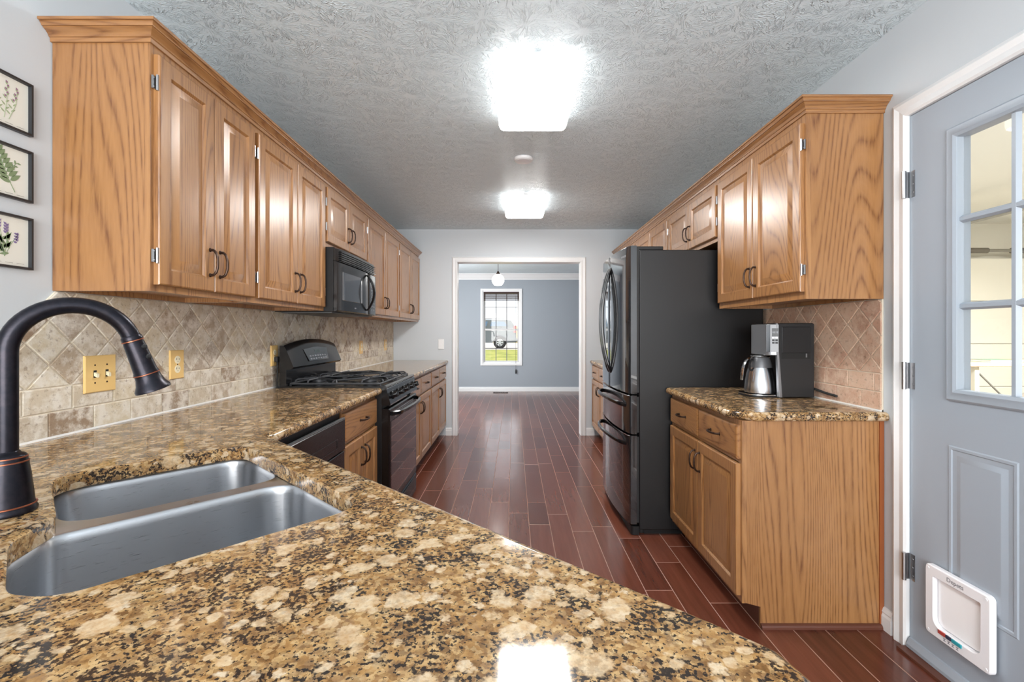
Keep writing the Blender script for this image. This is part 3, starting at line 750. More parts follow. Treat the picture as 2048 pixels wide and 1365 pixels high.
# ------------------------------------------------------------------ microwave
MY0, MY1, MZ0, MZ1 = 2.7425, 3.5065, 1.340, 1.7255
root = thing('microwave', 'black over-the-range microwave hung under the short oak cabinet', 'microwave', (-1.2, 3.12, MZ0))
G().box(XL + .013, -1.0705, MY0, MY1, MZ0, MZ1).obj('body', BLACKM, root, bevel=.002)
g = G(); n = 12; rings = []
for k in range(n + 1):
    t = k / n; y = MY0 + (MY1 - MY0) * t; bow = .012 * sin(pi * t); x = -1.045 + bow - (.012 if k in (0, n) else 0)
    rings.append([(-1.07, y, 1.644), (x, y, 1.644), (x, y, 1.718), (x - .012, y, 1.7245), (-1.07, y, 1.7245)])
g.loft(rings); gr = g.obj('vent_grille', BLACK, root, smooth=True, auto=30)
for k in range(5):
    pts = [(-1.0425 + .012 * sin(pi * t), MY0 + (MY1 - MY0) * t, 1.654 + k * .0125) for t in [.06 + .90 * i / 10 for i in range(11)]]
    g = G(); g.loft([[(x - .003, y, z - .003), (x + .004, y, z - .004), (x + .004, y, z), (x - .003, y, z + .003)] for x, y, z in pts]); g.obj('vent_louver', BLACK, gr)
def bowface(ya, yb, za, zb, x, t=.026, name='door', mat=BLACK, par=None, inset=.0):
    g = G(); rings = []
    for k in range(13):
        y = ya + (yb - ya) * k / 12; tt = (y - MY0) / (MY1 - MY0); xx = x + .012 * sin(pi * tt)
        e = .006 if k in (0, 12) else 0
        rings.append([(xx - t, y, za), (xx - .006 - e, y, za), (xx - e, y, za + .006), (xx - e, y, zb - .006), (xx - .006 - e, y, zb), (xx - t, y, zb)])
    g.loft(rings); return g.obj(name, mat, par or root, smooth=True, auto=30)
md = bowface(MY0 + .001, MY0 + .565, MZ0 + .003, 1.641, -1.042)
bowface(MY0 + .04, MY0 + .43, MZ0 + .068, 1.590, -1.0405, .004, 'window', GREYWIN, md)
cp = bowface(MY0 + .568, MY1 - .001, MZ0 + .003, 1.641, -1.042, name='control_panel')
g = G(); pts = []
for k in range(17):
    t = k / 16; pts.append((-1.031 + .052 * sin(pi * t) ** .8, MY0 + .505, MZ0 + .03 + .25 * t))
g.loft([[(x, y - .012 * w, z), (x + .010, y - .006 * w, z), (x + .010, y + .006 * w, z), (x, y + .012 * w, z), (x - .008, y, z)] for (x, y, z), w in zip(pts, [.7 + 1.0 * sin(pi * k / 16) for k in range(17)])]); g.obj('door_handle', BLACK, md, smooth=True, auto=40)
for r in range(8):
    for c in range(2):
        y = MY0 + .625 + c * .05; z = MZ0 + .04 + r * .023
        G().box(-1.039, -1.0345, y, y + .026, z, z + .006).obj('key', SILVER, cp)
G().box(-1.0335, -1.0305, MY0 + .26, MY0 + .29, MZ0 + .03, MZ0 + .038).obj('badge', SILVER, md)
G().box(XL + .04, -1.09, MY0 + .03, MY1 - .03, MZ0 - .007, MZ0).obj('filter_plate', plain('grey_filter', (.12, .125, .13, 1), .45, .4), root)

# ------------------------------------------------------------------ refrigerator
RY0, RY1 = 2.765, 3.585
root = thing('refrigerator', 'black french door refrigerator with two bottom freezer drawers', 'refrigerator', (1.1, 3.17, 0))
G().box(.752, XR - .03, RY0, RY1, .035, 1.712).obj('case', FSIDE, root, bevel=.006)
G().box(.79, 1.46, RY0 + .03, RY1 - .03, 0.0, .0345).obj('plinth', BLACKM, root)
G().box(.74, .9, RY0 + .012, RY0 + .09, 1.7125, 1.735).obj('hinge_cover', BLACKM, root, bevel=.004)
G().box(.74, .9, RY1 - .09, RY1 - .012, 1.7125, 1.735).obj('hinge_cover', BLACKM, root, bevel=.004)
g = G(); g.loft([[(x, y, z) for x, y in round_poly([(.705, RY0 + .003), (.7515, RY0 + .003), (.7515, RY1 - .003), (.705, RY1 - .003)], [.03, 0, 0, .03], 5)] for z in (.004, .055)]); g.obj('kick_grille', BLACKM, root, smooth=True)
RM = (RY0 + RY1) / 2
def fx(y): return .690 - .031 * (1 - ((y - RM) / (RM - RY0)) ** 2)
def fdoor(name, ya, yb, za, zb):
    g = G(); K = 14; out = []
    for k in range(K + 1):
        y = ya + (yb - ya) * k / K; x = fx(y)
        out.append((x, y))
    c = .012
    A = [(.738, ya), (.702 if ya < RY0 + .01 else fx(ya) + .006, ya)] + [(x + (.004 if i in (0, K) else 0), y + (c if i == 0 else -c if i == K else 0) * (1 if (i == 0 and ya < RY0 + .01) or (i == K and yb > RY1 - .01) else .15)) for i, (x, y) in enumerate(out)] + [(.702 if yb > RY1 - .01 else fx(yb) + .006, yb), (.738, yb)]
    g.loft([[(x + (e if x < .72 else 0), y, z) for x, y in A] for z, e in ((za, .005), (za + .005, 0), (zb - .005, 0), (zb, .005))])
    o = g.obj(name, FDOOR, root, smooth=True, auto=50)
    G().box(.7385, .7515, ya + .006, yb - .006, za + .008, zb - .008).obj('gasket', RUBBER, o); return o
dl = fdoor('door', RY0 + .002, RM - .003, .848, 1.737)
dr2 = fdoor('door', RM + .003, RY1 - .002, .848, 1.737)
df1 = fdoor('freezer_drawer', RY0 + .002, RY1 - .002, .608, .838)
df2 = fdoor('freezer_drawer', RY0 + .002, RY1 - .002, .068, .598)
for d, y in ((dl, RM - .032), (dr2, RM + .032)):
    g = G(); K = 24; pts = []
    for k in range(K + 1):
        t = k / K; s = sin(pi * t); pts.append((fx(y) + .004 - .062 * s ** .75, y - .0 * s, .944 + .712 * t))
    g.loft([[(x - .008, yy - .011, z), (x - .008, yy + .011, z), (x + .002, yy + .015, z), (x + .010, yy + .011, z), (x + .010, yy - .011, z), (x + .002, yy - .015, z)] for x, yy, z in pts])
    g.obj('door_handle', BLACK, d, smooth=True, auto=50)
for d, z in ((df1, .782), (df2, .548)):
    g = G(); K = 24; pts = []
    for k in range(K + 1):
        t = k / K; y = RY0 + .05 + (RY1 - RY0 - .10) * t; pts.append((fx(y) + .006 - .060 * min(1, sin(pi * t) ** .45), y, z + .018 * sin(pi * t) - .006))
    g.loft([[(x - .009, y, zz - .008), (x - .009, y, zz + .008), (x, y, zz + .014), (x + .008, y, zz + .008), (x + .008, y, zz - .008), (x, y, zz - .014)] for x, y, zz in pts])
    g.obj('drawer_handle', BLACK, d, smooth=True, auto=50)
    g = G(); zt = .838 if d is df1 else .598
    g.loft([[(fx(y) - .002, y, zt - .002), (fx(y) - .002, y, zt + .002), (fx(y) + .01, y, zt + .002), (fx(y) + .01, y, zt - .002)] for y in [RY0 + .02 + (RY1 - RY0 - .04) * k / 12 for k in range(13)]]); g.obj('bright_edge', CHROME, d, smooth=True, auto=30)
g = G(); ys = [RY0 + .05 + .075 * k / 4 for k in range(5)]
g.loft([[(fx(y) - .0015, y, 1.676), (fx(y) - .0015, y, 1.688), (fx(y) + .003, y, 1.688), (fx(y) + .003, y, 1.676)] for y in ys]); g.obj('badge', SILVER, dl)
for x in (.78, 1.40):
    for y in (RY0 + .06, RY1 - .06): G().lathe([(.02, 0), (.02, .02), (.01, .034)], (x, y, 0), n=12).obj('foot', RUBBER, root)

# ------------------------------------------------------------------ coffee maker
CY0, CY1 = 2.290, 2.500; CX = 1.322; CZ = CT
root = thing('coffee_maker', 'black and silver drip coffee maker on the right granite counter', 'coffee maker', (1.4, 2.395, CZ))
g = G(); P = [(1.318, .006), (1.492, .006), (1.492, .368), (1.487, .374), (1.285, .374), (1.285, .30), (1.300, .16)]
P = [(1.330, .004), (1.490, .004), (1.490, .368), (1.484, .373), (1.306, .373), (1.309, .25)]
g.prism(P, lambda p, q, d: (p, d, CZ + q), CY0, CY0 + .020); g.box(1.385, 1.490, CY0 + .0195, CY1, CZ + .004, CZ + .373); g.box(1.306, 1.3855, CY0 + .0195, CY1, CZ + .214, CZ + .373); body = g.obj('housing', plain('charcoal_plastic', (.012, .013, .015, 1), .45), root, bevel=.005)
g = G(); g.box(1.328, 1.470, CY0 - .002, CY0 + .002, CZ + .225, CZ + .355); rp = g.obj('reservoir_panel', plain('charcoal_gloss', (.010, .011, .013, 1), .35), body, bevel=.003)
g = G(); g.box(1.328, 1.470, CY0 - .0012, CY0 + .004, CZ + .196, CZ + .2245); g.obj('handle_recess', DARK, body)
G().box(1.446, 1.452, CY0 - .003, CY0, CZ + .203, CZ + .222).obj('level_mark', SILVER, body)
g = G(); P = [(1.262, .255)]
hd_ = round_poly([(1.312, CY0 + .004), (1.312, CY1 - .004), (1.268, CY1 - .02), (1.268, CY0 + .02)], [.005, .005, .035, .035], 6)
g.loft([[(x, y, CZ + z) for x, y in hd_] for z in (.212, .368)]); head = g.obj('brew_head', SILVER, root, smooth=True, auto=40, bevel=.003)
g = G(); st = [(1.3135, .004), (1.305, .25), (1.302, .372), (1.309, .373), (1.3135, .25), (1.331, .004)]
g.prism(st, lambda p, q, d: (p, d, CZ + q), CY0 - .002, CY0 + .018); g.obj('front_strip', SILVER, root, bevel=.002)
# control panel facing the aisle and turned to the camera
cpo = Vector((1.2885, CY0 + .0105, CZ + .305)); cn = Vector((-.5, -.866, 0)).normalized(); ct_ = Vector((.866, -.5, 0)).normalized()
def cbox(g, u0, u1, v0, v1, d0, d1):
    g.loft([[cpo + ct_ * u + Vector((0, 0, v)) + cn * d for u, v in ((u0, v0), (u1, v0), (u1, v1), (u0, v1))] for d in (d0, d1)])
g = G(); cbox(g, -.028, .026, -.075, .060, -.012, .002); cpn = g.obj('control_panel', plain('panel_silver', lin(140, 142, 145), .4, .2), head)
g = G(); cbox(g, -.028, -.010, -.075, .060, .002, .003); g.obj('black_inset', GLASSB, cpn)
g = G(); cbox(g, -.003, .025, .002, .042, .002, .003); g.obj('clock_display', plain('lcd_dark', (.02, .022, .024, 1), .2), cpn)
for r in range(3):
    for c in range(2):
        g = G(); cbox(g, -.002 + c * .014, .009 + c * .014, -.008 - r * .013, .000 - r * .013, .002, .0035); g.obj('button', BLACKM if r else PLASTIC, cpn)
text_obj('clock_digits', '10:12', .012, SILVER, Matrix.Translation(cpo + ct_ * .011 + Vector((0, 0, .022)) + cn * .0036) @ Matrix(((ct_.x, 0, cn.x, 0), (ct_.y, 0, cn.y, 0), (0, 1, 0, 0), (0, 0, 0, 1))), cpn)
bs = round_poly([(1.384, CY0 + .0205), (1.384, CY1), (1.185, CY1), (1.185, CY0 + .0205)], [.004, .004, .09, .09], 8)
g = G(); g.loft([[(x, y, CZ + z) for x, y in bs] for z in (.001, .010)]); g.obj('warming_base', BLACKM, root, smooth=True, auto=40)
g = G(); g.loft([[(x, y, CZ + z) for x, y in offset_poly(bs, [.001] * len(bs)) ] for z in (.0102, .014)]); g.obj('base_rim', CHROME, root, smooth=True, auto=40)
cc = Vector((1.277, 2.395, CZ + .0145))
root2 = thing('coffee_carafe', 'stainless steel thermal carafe with a curved handle standing in the coffee maker', 'carafe', cc)
G().lathe([(.068, 0), (.074, .004), (.075, .02), (.072, .06), (.064, .105), (.056, .132)], cc, n=36).obj('body', plain('carafe_steel', lin(200, 201, 204), .22, 1), root2, smooth=True)
G().lathe([(.0562, .1322), (.053, .155), (.045, .180), (.041, .1855)], cc, n=36).obj('collar', plain('carafe_grey', lin(96, 97, 100), .35, .4), root2, smooth=True)
lid = G().lathe([(.044, .1857), (.046, .188), (.044, .1935), (.02, .1950), (.001, .1955)], cc, n=30).obj('lid', CHROME, root2, smooth=True)
hdv = Vector((-.93, -.36, 0)).normalized(); pts = []
for u_, z_ in ((.040, .180), (.058, .186), (.078, .182), (.098, .169), (.111, .151), (.119, .130), (.124, .108), (.127, .085), (.128, .072)): pts.append(cc + hdv * u_ + Vector((0, 0, z_)))
g = G(); sd = Vector((-hdv.y, hdv.x, 0))
g.loft([[p + sd * .009, p + (p - cc - Vector((0, 0, .1))).normalized() * .004, p - sd * .009, p - (p - cc - Vector((0, 0, .1))).normalized() * .005] for p in pts]); g.obj('handle', CHROME, root2, smooth=True, auto=60)
pts = [cc + hdv * u_ + Vector((0, 0, z_)) for u_, z_ in ((.049, .172), (.066, .168), (.074, .15), (.072, .13), (.064, .118), (.057, .12))]
G().tube(pts, .006, 8).obj('handle_guard', BLACKM, root2, smooth=True)
g = G().tube([(1.49, 2.34, CZ + .05), (1.499, 2.30, CZ + .045), (1.500, 2.22, CZ + .035), (1.502, 2.15, CZ + .03)], .006, 8); g.obj('power_cord', RUBBER, root, smooth=True)

# ------------------------------------------------------------------ switches and outlets
def plate(name, label, cat, xw, sg, y0, y1, z0, z1, kind, mat=WOODPLATE, group=None):
    ym, zm = (y0 + y1) / 2, (z0 + z1) / 2
    root = thing(name, label, cat, (xw, ym, zm), group)
    f = lambda p, q, d: (xw + sg * d, p, q)
    g = G(); g.loft([[f(p, q, d) for p, q in ((y0 + e, z0 + e), (y1 - e, z0 + e), (y1 - e, z1 - e), (y0 + e, z1 - e))] for e, d in ((0, 0), (0, .004), (.003, .0065))])
    g.obj('cover_plate', mat, root, smooth=True, auto=25)
    def bx(n, m, a, b, c, d, o0, o1, par=root):
        x0, x1 = sorted((xw + sg * o0, xw + sg * o1)); return G().box(x0, x1, a, b, c, d).obj(n, m, par)
    if kind == 'switch2' or kind == 'switch1':
        for y in ((ym - .023, ym + .023) if kind == 'switch2' else (ym,)):
            bx('switch_slot', DARK if mat is not WHITE else PLASTIC, y - .006, y + .006, zm - .0125, zm + .0125, .0064, .0068)
            t = G(); t.loft([[f(y + a, zm + b + k, d) for a, b in ((-.0045, -.006), (.0045, -.006), (.0045, .006), (-.0045, .006))] for d, k in ((.006, 0), (.017, -.006))]); t.obj('toggle', IVORY if mat is not WHITE else WHITE, root)
            for s in (-.03, .03): G().lathe([(.0032, 0), (.0025, .001)], f(y, zm + s, .0064), (sg, 0, 0), 10).obj('screw', BRONZE if mat is not WHITE else WHITE, root)
    else:
        for s in (-.0195, .0195):
            r = G().lathe([(.0165, 0), (.0165, .0015), (.0155, .0022)], f(ym, zm + s, .0062), (sg, 0, 0), 20).obj('receptacle', IVORY, root, smooth=True)
            for a, b, c, d in ((-.0075, -.0055, -.001, .007), (.0055, .0075, -.001, .006), (-.0015, .0015, -.009, -.006)): bx('slot', DARK, ym + a, ym + b, zm + s + c, zm + s + d, .0083, .0088, r)
        G().lathe([(.003, 0), (.0022, .001)], f(ym, zm, .0064), (sg, 0, 0), 10).obj('screw', BRONZE, root)
    return root
XT = XL + .0104
plate('light_switch', 'double toggle light switch with a wooden plate on the left backsplash', 'light switch', XT, 1, 1.525, 1.645, 1.013, 1.138, 'switch2')
GO = 'wood-plated outlets on the left backsplash'
plate('power_outlet', 'wood-plated outlet between the double switch and the stove', 'outlet', XT, 1, 1.905, 1.985, 1.022, 1.142, 'outlet', group=GO)
plate('power_outlet', 'wood-plated outlet with a black plug at the edge of the stove backguard', 'outlet', XT, 1, 2.700, 2.776, 1.018, 1.140, 'outlet', group=GO)
plate('power_outlet', 'wood-plated outlet just beyond the stove', 'outlet', XT, 1, 4.26, 4.34, 1.020, 1.142, 'outlet', group=GO)
plate('power_outlet', 'wood-plated outlet farthest along the left backsplash, near the back wall', 'outlet', XT, 1, 5.08, 5.16, 1.020, 1.142, 'outlet', group=GO)
pl = thing('power_plug', 'black plug and cord hanging from the outlet beside the stove', 'plug', (XT + .0085, 2.738, 1.055))
G().box(XT + .0092, XT + .030, 2.722, 2.754, 1.042, 1.074).obj('plug_body', RUBBER, pl, bevel=.005)
G().tube([(XT + .022, 2.736, 1.043), (XT + .024, 2.735, 1.0), (XT + .022, 2.735, .94), (XT + .020, 2.735, .60)], .0045, 8).obj('cord', RUBBER, pl, smooth=True)
r = thing('light_switch', 'white toggle light switch on the back wall left of the doorway', 'light switch', (-.857, YB, 1.08))
g = G(); g.loft([[(x, YB - d, z) for x, z in ((-.892 + e, 1.02 + e), (-.822 - e, 1.02 + e), (-.822 - e, 1.138 - e), (-.892 + e, 1.138 - e))] for e, d in ((0, .0005), (0, .004), (.003, .0065))]); g.obj('cover_plate', WHITE, r)
G().box(-.8615, -.8525, YB - .018, YB - .006, 1.073, 1.087).obj('toggle', PLASTIC, r)

# ------------------------------------------------------------------ framed prints
rp_ = random.Random(3)
PAPER = plain('print_paper', lin(226, 224, 214), .6); FRAME = plain('black_frame', (.02, .022, .026, 1), .4)
LEAF = plain('leaf_green', lin(126, 144, 108), .6); LEAF2 = plain('leaf_pale_green', lin(158, 170, 136), .6); PURP = plain('flower_purple', lin(130, 112, 152), .6); MAUV = plain('flower_mauve', lin(150, 112, 136), .6); INK = plain('faded_ink', lin(150, 146, 138), .7)
def leaf(g, y, z, a, L, w, x):
    pts = []
    for k in range(7): t = k / 6; pts.append((t * L, w * sin(pi * t ** .8)))
    pts += [(t * L, -w * sin(pi * t ** .8)) for t in [5 / 6, 4 / 6, 3 / 6, 2 / 6, 1 / 6]]
    f = lambda p, q, d: (d, y + p * cos(a) - q * sin(a), z + p * sin(a) + q * cos(a))
    g.prism(pts, f, x, x + .0005)
def picture(z0, z1, kind, label):
    y1 = 1.365; y0 = y1 - .158; yc, zc = (y0 + y1) / 2, (z0 + z1) / 2
    r = thing('framed_print', label, 'picture', (XL, yc, zc), 'black framed plant prints')
    g = G(); f = .0075
    A = [[(XL + d, y, z) for y, z in ((y0 + e, z0 + e), (y1 - e, z0 + e), (y1 - e, z1 - e), (y0 + e, z1 - e))] for d, e in ((.001, 0), (.014, 0), (.015, .001), (.015, f - .001), (.006, f), (.001, f))]
    R = [[g.b.verts.new(p) for p in q] for q in A]
    for a, b in zip(R, R[1:] + R[:1]): g.bridge(a, b)
    g.obj('frame', FRAME, r)
    pp = G().box(XL + .001, XL + .0055, y0 + f, y1 - f, z0 + f, z1 - f).obj('print', PAPER, r); x = XL + .0056
    gl, gf, gi = G(), G(), G()
    if kind == 0:
        for s, (py, top) in enumerate(((-.012, .045), (.014, .05), (.038, .042), (-.04, .035))):
            gl.tube([(x, yc + py * .5, zc - .05), (x, yc + py, zc), (x, yc + py * 1.1, zc + top)], .0009, 5)
            for k in range(9):
                t = k / 8; leaf(gl, yc + py * (.6 + .5 * t), zc - .035 + t * (top + .03), pi / 2 + (-1) ** k * (.9 - .3 * t), .016 - .007 * t, .0022, x)
                if k > 3: leaf(gf, yc + py * (.65 + .45 * t), zc - .03 + t * (top + .03), pi / 2 + (-1) ** k * .6, .008, .0025, x + .0004)
        fm = MAUV
    elif kind == 1:
        gl.tube([(x, yc + .035, zc - .055), (x, yc + .012, zc - .01), (x, yc - .01, zc + .05)], .001, 5)
        for k in range(16):
            t = k / 15; leaf(gl, yc + .025 - .035 * t, zc - .03 + .08 * t, pi / 2 + (-1) ** k * (1.1 - .3 * t) + .2, .036 - .014 * t, .0065, x + .0002 * (k % 2))
        gl.tube([(x, yc + .012, zc - .005), (x, yc + .04, zc + .03)], .0008, 5)
        for k in range(6): leaf(gl, yc + .02 + .004 * k, zc + .005 + .005 * k, pi / 4 + (-1) ** k * .9, .012, .0025, x)
        leaf(gf, yc - .03, zc + .045, .4, .008, .003, x); fm = LEAF2
    else:
        for s, (py, top, an) in enumerate(((-.03, .045, .3), (-.008, .05, .1), (.012, .04, -.1), (.04, .018, -.6))):
            e = (yc + py, zc + top); gl.tube([(x, yc + .008, zc - .045), (x, yc + .008 + py * .4, zc - .01), (x, *e)], .0008, 5)
            for k in range(7): leaf(gf, e[0] - sin(an) * .0 + py * .04 * k * .2, e[1] - .02 + k * .004, pi / 2 - an + (-1) ** k * .7, .010, .003, x + .0004)
            for k in range(4): leaf(gl, yc + .008 + py * .3, zc - .035 + .012 * k, pi / 2 - an * 1.6 + (-1) ** k * (.5 + .1 * s), .028, .0036, x)
        fm = PURP
    for k in range(4):
        yy = yc - .05 + k * .03; gi.box(x, x + .0003, yy, yy + .02, zc - .0615, zc - .0605)
    gl.obj('leaves', LEAF if kind else LEAF2, pp); gf.obj('flowers', fm, pp); gi.obj('faded_script', INK, pp)
picture(1.792, 1.945, 0, 'topmost of the three framed plant prints, pale stems with mauve flowers')
picture(1.596, 1.747, 1, 'middle framed print of broad green leaves on the left wall')
picture(1.399, 1.551, 2, 'lowest framed print, a sprig with purple flower spikes')

# ------------------------------------------------------------------ ceiling lights, detector, pendant
def ceiling_light(x, y0, y1, label):
    r = thing('ceiling_light', label, 'ceiling light', (x, (y0 + y1) / 2, H), 'flush ceiling lights'); w = .19
    P = round_poly([(x - w, y0), (x + w, y0), (x + w, y1), (x - w, y1)], .045, 6); n = len(P)
    g = G(); Q = offset_poly(P, [.012] * n); g.loft([[(a, b, z) for a, b in Q] for z in (H - .001, H - .018)]); g.obj('base_pan', WHITE, r, smooth=True)
    g = G(); g.loft([[(a, b, H - z) for a, b in offset_poly(P, [d] * n)] for d, z in ((.004, .0185), (0, .026), (0, .060), (.004, .070), (.007, .0735))], (True, False)); g.obj('skirt', SKIRT, r, smooth=True, auto=60)
    g = G(); g.loft([[(a, b, H - z) for a, b in offset_poly(P, [d] * n)] for d, z in ((.007, .0735), (.012, .078), (.024, .083), (.05, .085))]); g.obj('diffuser', LAMPM, r, smooth=True, auto=60)
    for yy in (y0 - .004, y1 + .004): G().box(x - .02, x + .02, yy - .006, yy + .006, H - .03, H - .008).obj('end_clip', WHITE, r)
ceiling_light(.108, 2.02, 2.64, 'larger-looking rectangular glowing ceiling light nearest the sink')
ceiling_light(.108, 4.03, 4.64, 'farther rectangular glowing ceiling light near the doorway')
r = thing('smoke_detector', 'round white ceiling disc between the two ceiling lights', 'detector', (.07, 3.245, H))
G().lathe([(.066, -.001), (.066, -.012), (.060, -.020), (.052, -.022)], (.07, 3.245, H), n=32).obj('rim', WHITE, r, smooth=True)
G().lathe([(.0515, -.018), (.0515, -.0235), (.02, -.026), (.001, -.026)], (.07, 3.245, H), n=32).obj('cover', PLASTIC, r, smooth=True)
pc = Vector((-.252, 7.55, 2.075))
r = thing('pendant_lamp', 'glowing white glass globe pendant lamp hanging in the dining room', 'lamp', (pc.x, pc.y, H))
G().lathe([(.028, .093)] + [(.1 * sin(a), .1 * cos(a)) for a in [.30 + k * (2.45 - .30) / 16 for k in range(17)]] + [(.06, -.085)], pc, n=32).obj('globe', GLOBE, r, smooth=True)
G().lathe([(.034, .092), (.034, .105), (.016, .135), (.008, .15)], pc, n=20).obj('cap', BRONZE, r, smooth=True)
G().tube([pc + Vector((0, 0, .145)), Vector((pc.x, pc.y, H - .02))], .004, 8).obj('stem', BRONZE, r, smooth=True)
G().lathe([(.06, -.001), (.06, -.012), (.02, -.03)], (pc.x, pc.y, H), n=24).obj('canopy', BRONZE, r, smooth=True)

# ------------------------------------------------------------------ dining room window
struct_mats = WHITE
g = G(); TW = .045
def ringbox(g, x0, x1, z0, z1, w, y0, y1):
    g.box(x0, x0 + w, y0, y1, z0, z1); g.box(x1 - w, x1, y0, y1, z0, z1); g.box(x0 + w, x1 - w, y0, y1, z0, z0 + w); g.box(x0 + w, x1 - w, y0, y1, z1 - w, z1)
win = bpy.data.objects.new('window_1', None); COL.objects.link(win); win.location = (-.25, YF, WZ0); ROOT['window_1'] = Vector((-.25, YF, WZ0)); win['kind'] = 'structure'
g = G(); ringbox(g, WX0 - TW, WX1 + TW, WZ0 - TW, WZ1 + TW, TW, YF - .018, YF); g.obj('window_casing', WHITE, win, bevel=.003)
g = G(); ringbox(g, WX0, WX1, WZ0, WZ1, .018, YF, YF + .12); g.obj('window_jamb', WHITE, win)
zm = 1.278
SASH = plain('sash_white', lin(214, 214, 214), .4); MUNT = plain('muntin_grey', lin(120, 120, 122), .5)
for nm, z0, z1, y in (('upper_sash', zm - .02, WZ1 - .018, YF + .07), ('lower_sash', WZ0 + .018, zm + .02, YF + .035)):
    g = G(); ringbox(g, WX0 + .018, WX1 - .018, z0, z1, .034, y, y + .03); s = g.obj(nm, SASH, win)
    xa, xb = WX0 + .052, WX1 - .052; g = G()
    for k in (1, 2): x = xa + (xb - xa) * k / 3; g.box(x - .008, x + .008, y + .008, y + .022, z0 + .034, z1 - .034)
    zz = (z0 + z1) / 2 + (.09 if nm == 'upper_sash' else 0)
    g.box(xa, xb, y + .008, y + .022, zz - .006, zz + .006) if nm == 'upper_sash' else None
    if nm == 'lower_sash': g.box(xa, xb, y + .008, y + .022, z0 + .29 - .006, z0 + .29 + .006)
    g.obj('muntins', MUNT, s)
    G().box(xa, xb, y + .013, y + .016, z0 + .034, z1 - .034).obj('pane', PANE, s)
r = thing('window_blind', 'dark brown blind raised to the top of the dining room window', 'blind', (-.25, YF + .015, WZ1 - .02))
G().box(WX0 + .02, WX1 - .02, YF + .004, YF + .032, WZ1 - .055, WZ1 - .019).obj('headrail', BLIND, r)
for k in range(9):
    z = WZ1 - .068 - k * .0135; G().box(WX0 + .024, WX1 - .024, YF + .006, YF + .031, z, z + .009).obj('slat', BLIND, r)
G().box(WX0 + .022, WX1 - .022, YF + .006, YF + .031, WZ1 - .200, WZ1 - .186).obj('bottom_rail', BLIND, r)
g = G().tube([(WX1 - .085, YF - .004, WZ1 - .10), (WX1 - .085, YF - .004, WZ0), (WX1 - .085, YF - .024, WZ0 - .06), (WX1 - .085, YF - .024, WZ0 - .13)], .003, 6); g.obj('pull_cord', BLIND, r)
G().lathe([(.005, 0), (.012, -.015), (.014, -.07), (.005, -.10)], (WX1 - .085, YF - .024, WZ0 - .12), n=12).obj('tassel', BLACKM, r, smooth=True)
r = thing('floor_register', 'dark slotted heating register in the floor below the dining window', 'vent', (-.26, 9.35, 0))
G().box(-.41, -.11, 9.30, 9.41, .0005, .006).obj('frame', plain('register_brown', lin(62, 40, 32), .4), r)
for k in range(8): G().box(-.395 + k * .036, -.378 + k * .036, 9.315, 9.395, .006, .0075).obj('slat', DARK, r)

# ------------------------------------------------------------------ entry door on the right wall
g = G(); casing_pr = ((0, 0), (0, .012), (.008, .018), (.03, .014), (.05, .019), (.066, .010), (.070, 0))
P = lambda d: [(DY1 + d, 0), (DY1 + d, DH + d), (DY0 - d, DH + d), (DY0 - d, 0)]
R = [[g.b.verts.new((XR - h, py, pz)) for py, pz in P(d)] for d, h in casing_pr]
for a, b in zip(R, R[1:] + R[:1]): g.bridge(a, b, closed=False)
for j in (0, 3): g.face([q[j] for q in R])
g.box(XR + .046, XR + .058, DY1 - .015, DY1, 0, DH); g.box(XR + .046, XR + .058, DY0, DY0 + .015, 0, DH)
struct(g.obj('trim_3', WHITE))
dor = bpy.data.objects.new('door_1', None); COL.objects.link(dor); dor.location = (XR + .02, 1.32, 0); ROOT['door_1'] = Vector((XR + .02, 1.32, 0)); dor['kind'] = 'structure'
x0, x1 = XR + .001, XR + .045; LY0, LY1 = DY0 + .003, DY1 - .003; GY0, GY1, GZ0, GZ1 = 1.055, 1.588, 1.015, 1.892
g = G(); g.box(x0, x1, LY0, GY0, .012, DH - .003); g.box(x0, x1, GY1, LY1, .012, DH - .003); g.box(x0, x1, GY0, GY1, GZ1, DH - .003); g.box(x0, x1, GY0, GY1, .012, GZ0)
g.obj('leaf', DOORM, dor)
g = G(); mo = ((-.036, 0), (-.036, .006), (-.030, .011), (-.018, .010), (-.006, .014), (.004, .010), (.006, .004), (.006, -.015), (-.001, -.015))
f = lambda e: [(GY0 + e, GZ0 + e), (GY1 - e, GZ0 + e), (GY1 - e, GZ1 - e), (GY0 + e, GZ1 - e)]
R = [[g.b.verts.new((XR + .001 - h, y, z)) for y, z in f(e)] for e, h in mo]
for a, b in zip(R, R[1:]): g.bridge(a, b)
g.obj('lite_frame', DOORM, dor, smooth=True, auto=30)
g = G()
for k in (1, 2):
    y = GY0 + (GY1 - GY0) * k / 3; g.prism([(-.013, 0), (-.006, .012), (.006, .012), (.013, 0)], lambda p, q, d, y=y: (XR + .012 - q, y + p, d), GZ0 + .005, GZ1 - .005)
for z in (1.306, 1.604): g.prism([(-.013, 0), (-.006, .012), (.006, .012), (.013, 0)], lambda p, q, d, z=z: (XR + .0125 - q, d, z + p), GY0 + .005, GY1 - .005)
g.obj('muntins', DOORM, dor)
G().box(XR + .014, XR + .018, GY0 + .001, GY1 - .001, GZ0 + .001, GZ1 - .001).obj('pane', PANE, dor)
for pa, pb in ((1.395, 1.622), (1.022, 1.248)):
    g = G(); R = ((0, 0), (.004, .003), (.012, .003), (.018, -.003), (.022, -.003), (.046, .005), (.05, .005))
    g.loft([[(XR + .0008 - h, y, z) for y, z in ((pa + e, .285 + e), (pb - e, .285 + e), (pb - e, .822 - e), (pa + e, .822 - e))] for e, h in R], (False, True)); g.obj('panel', DOORM, dor, smooth=True, auto=20)
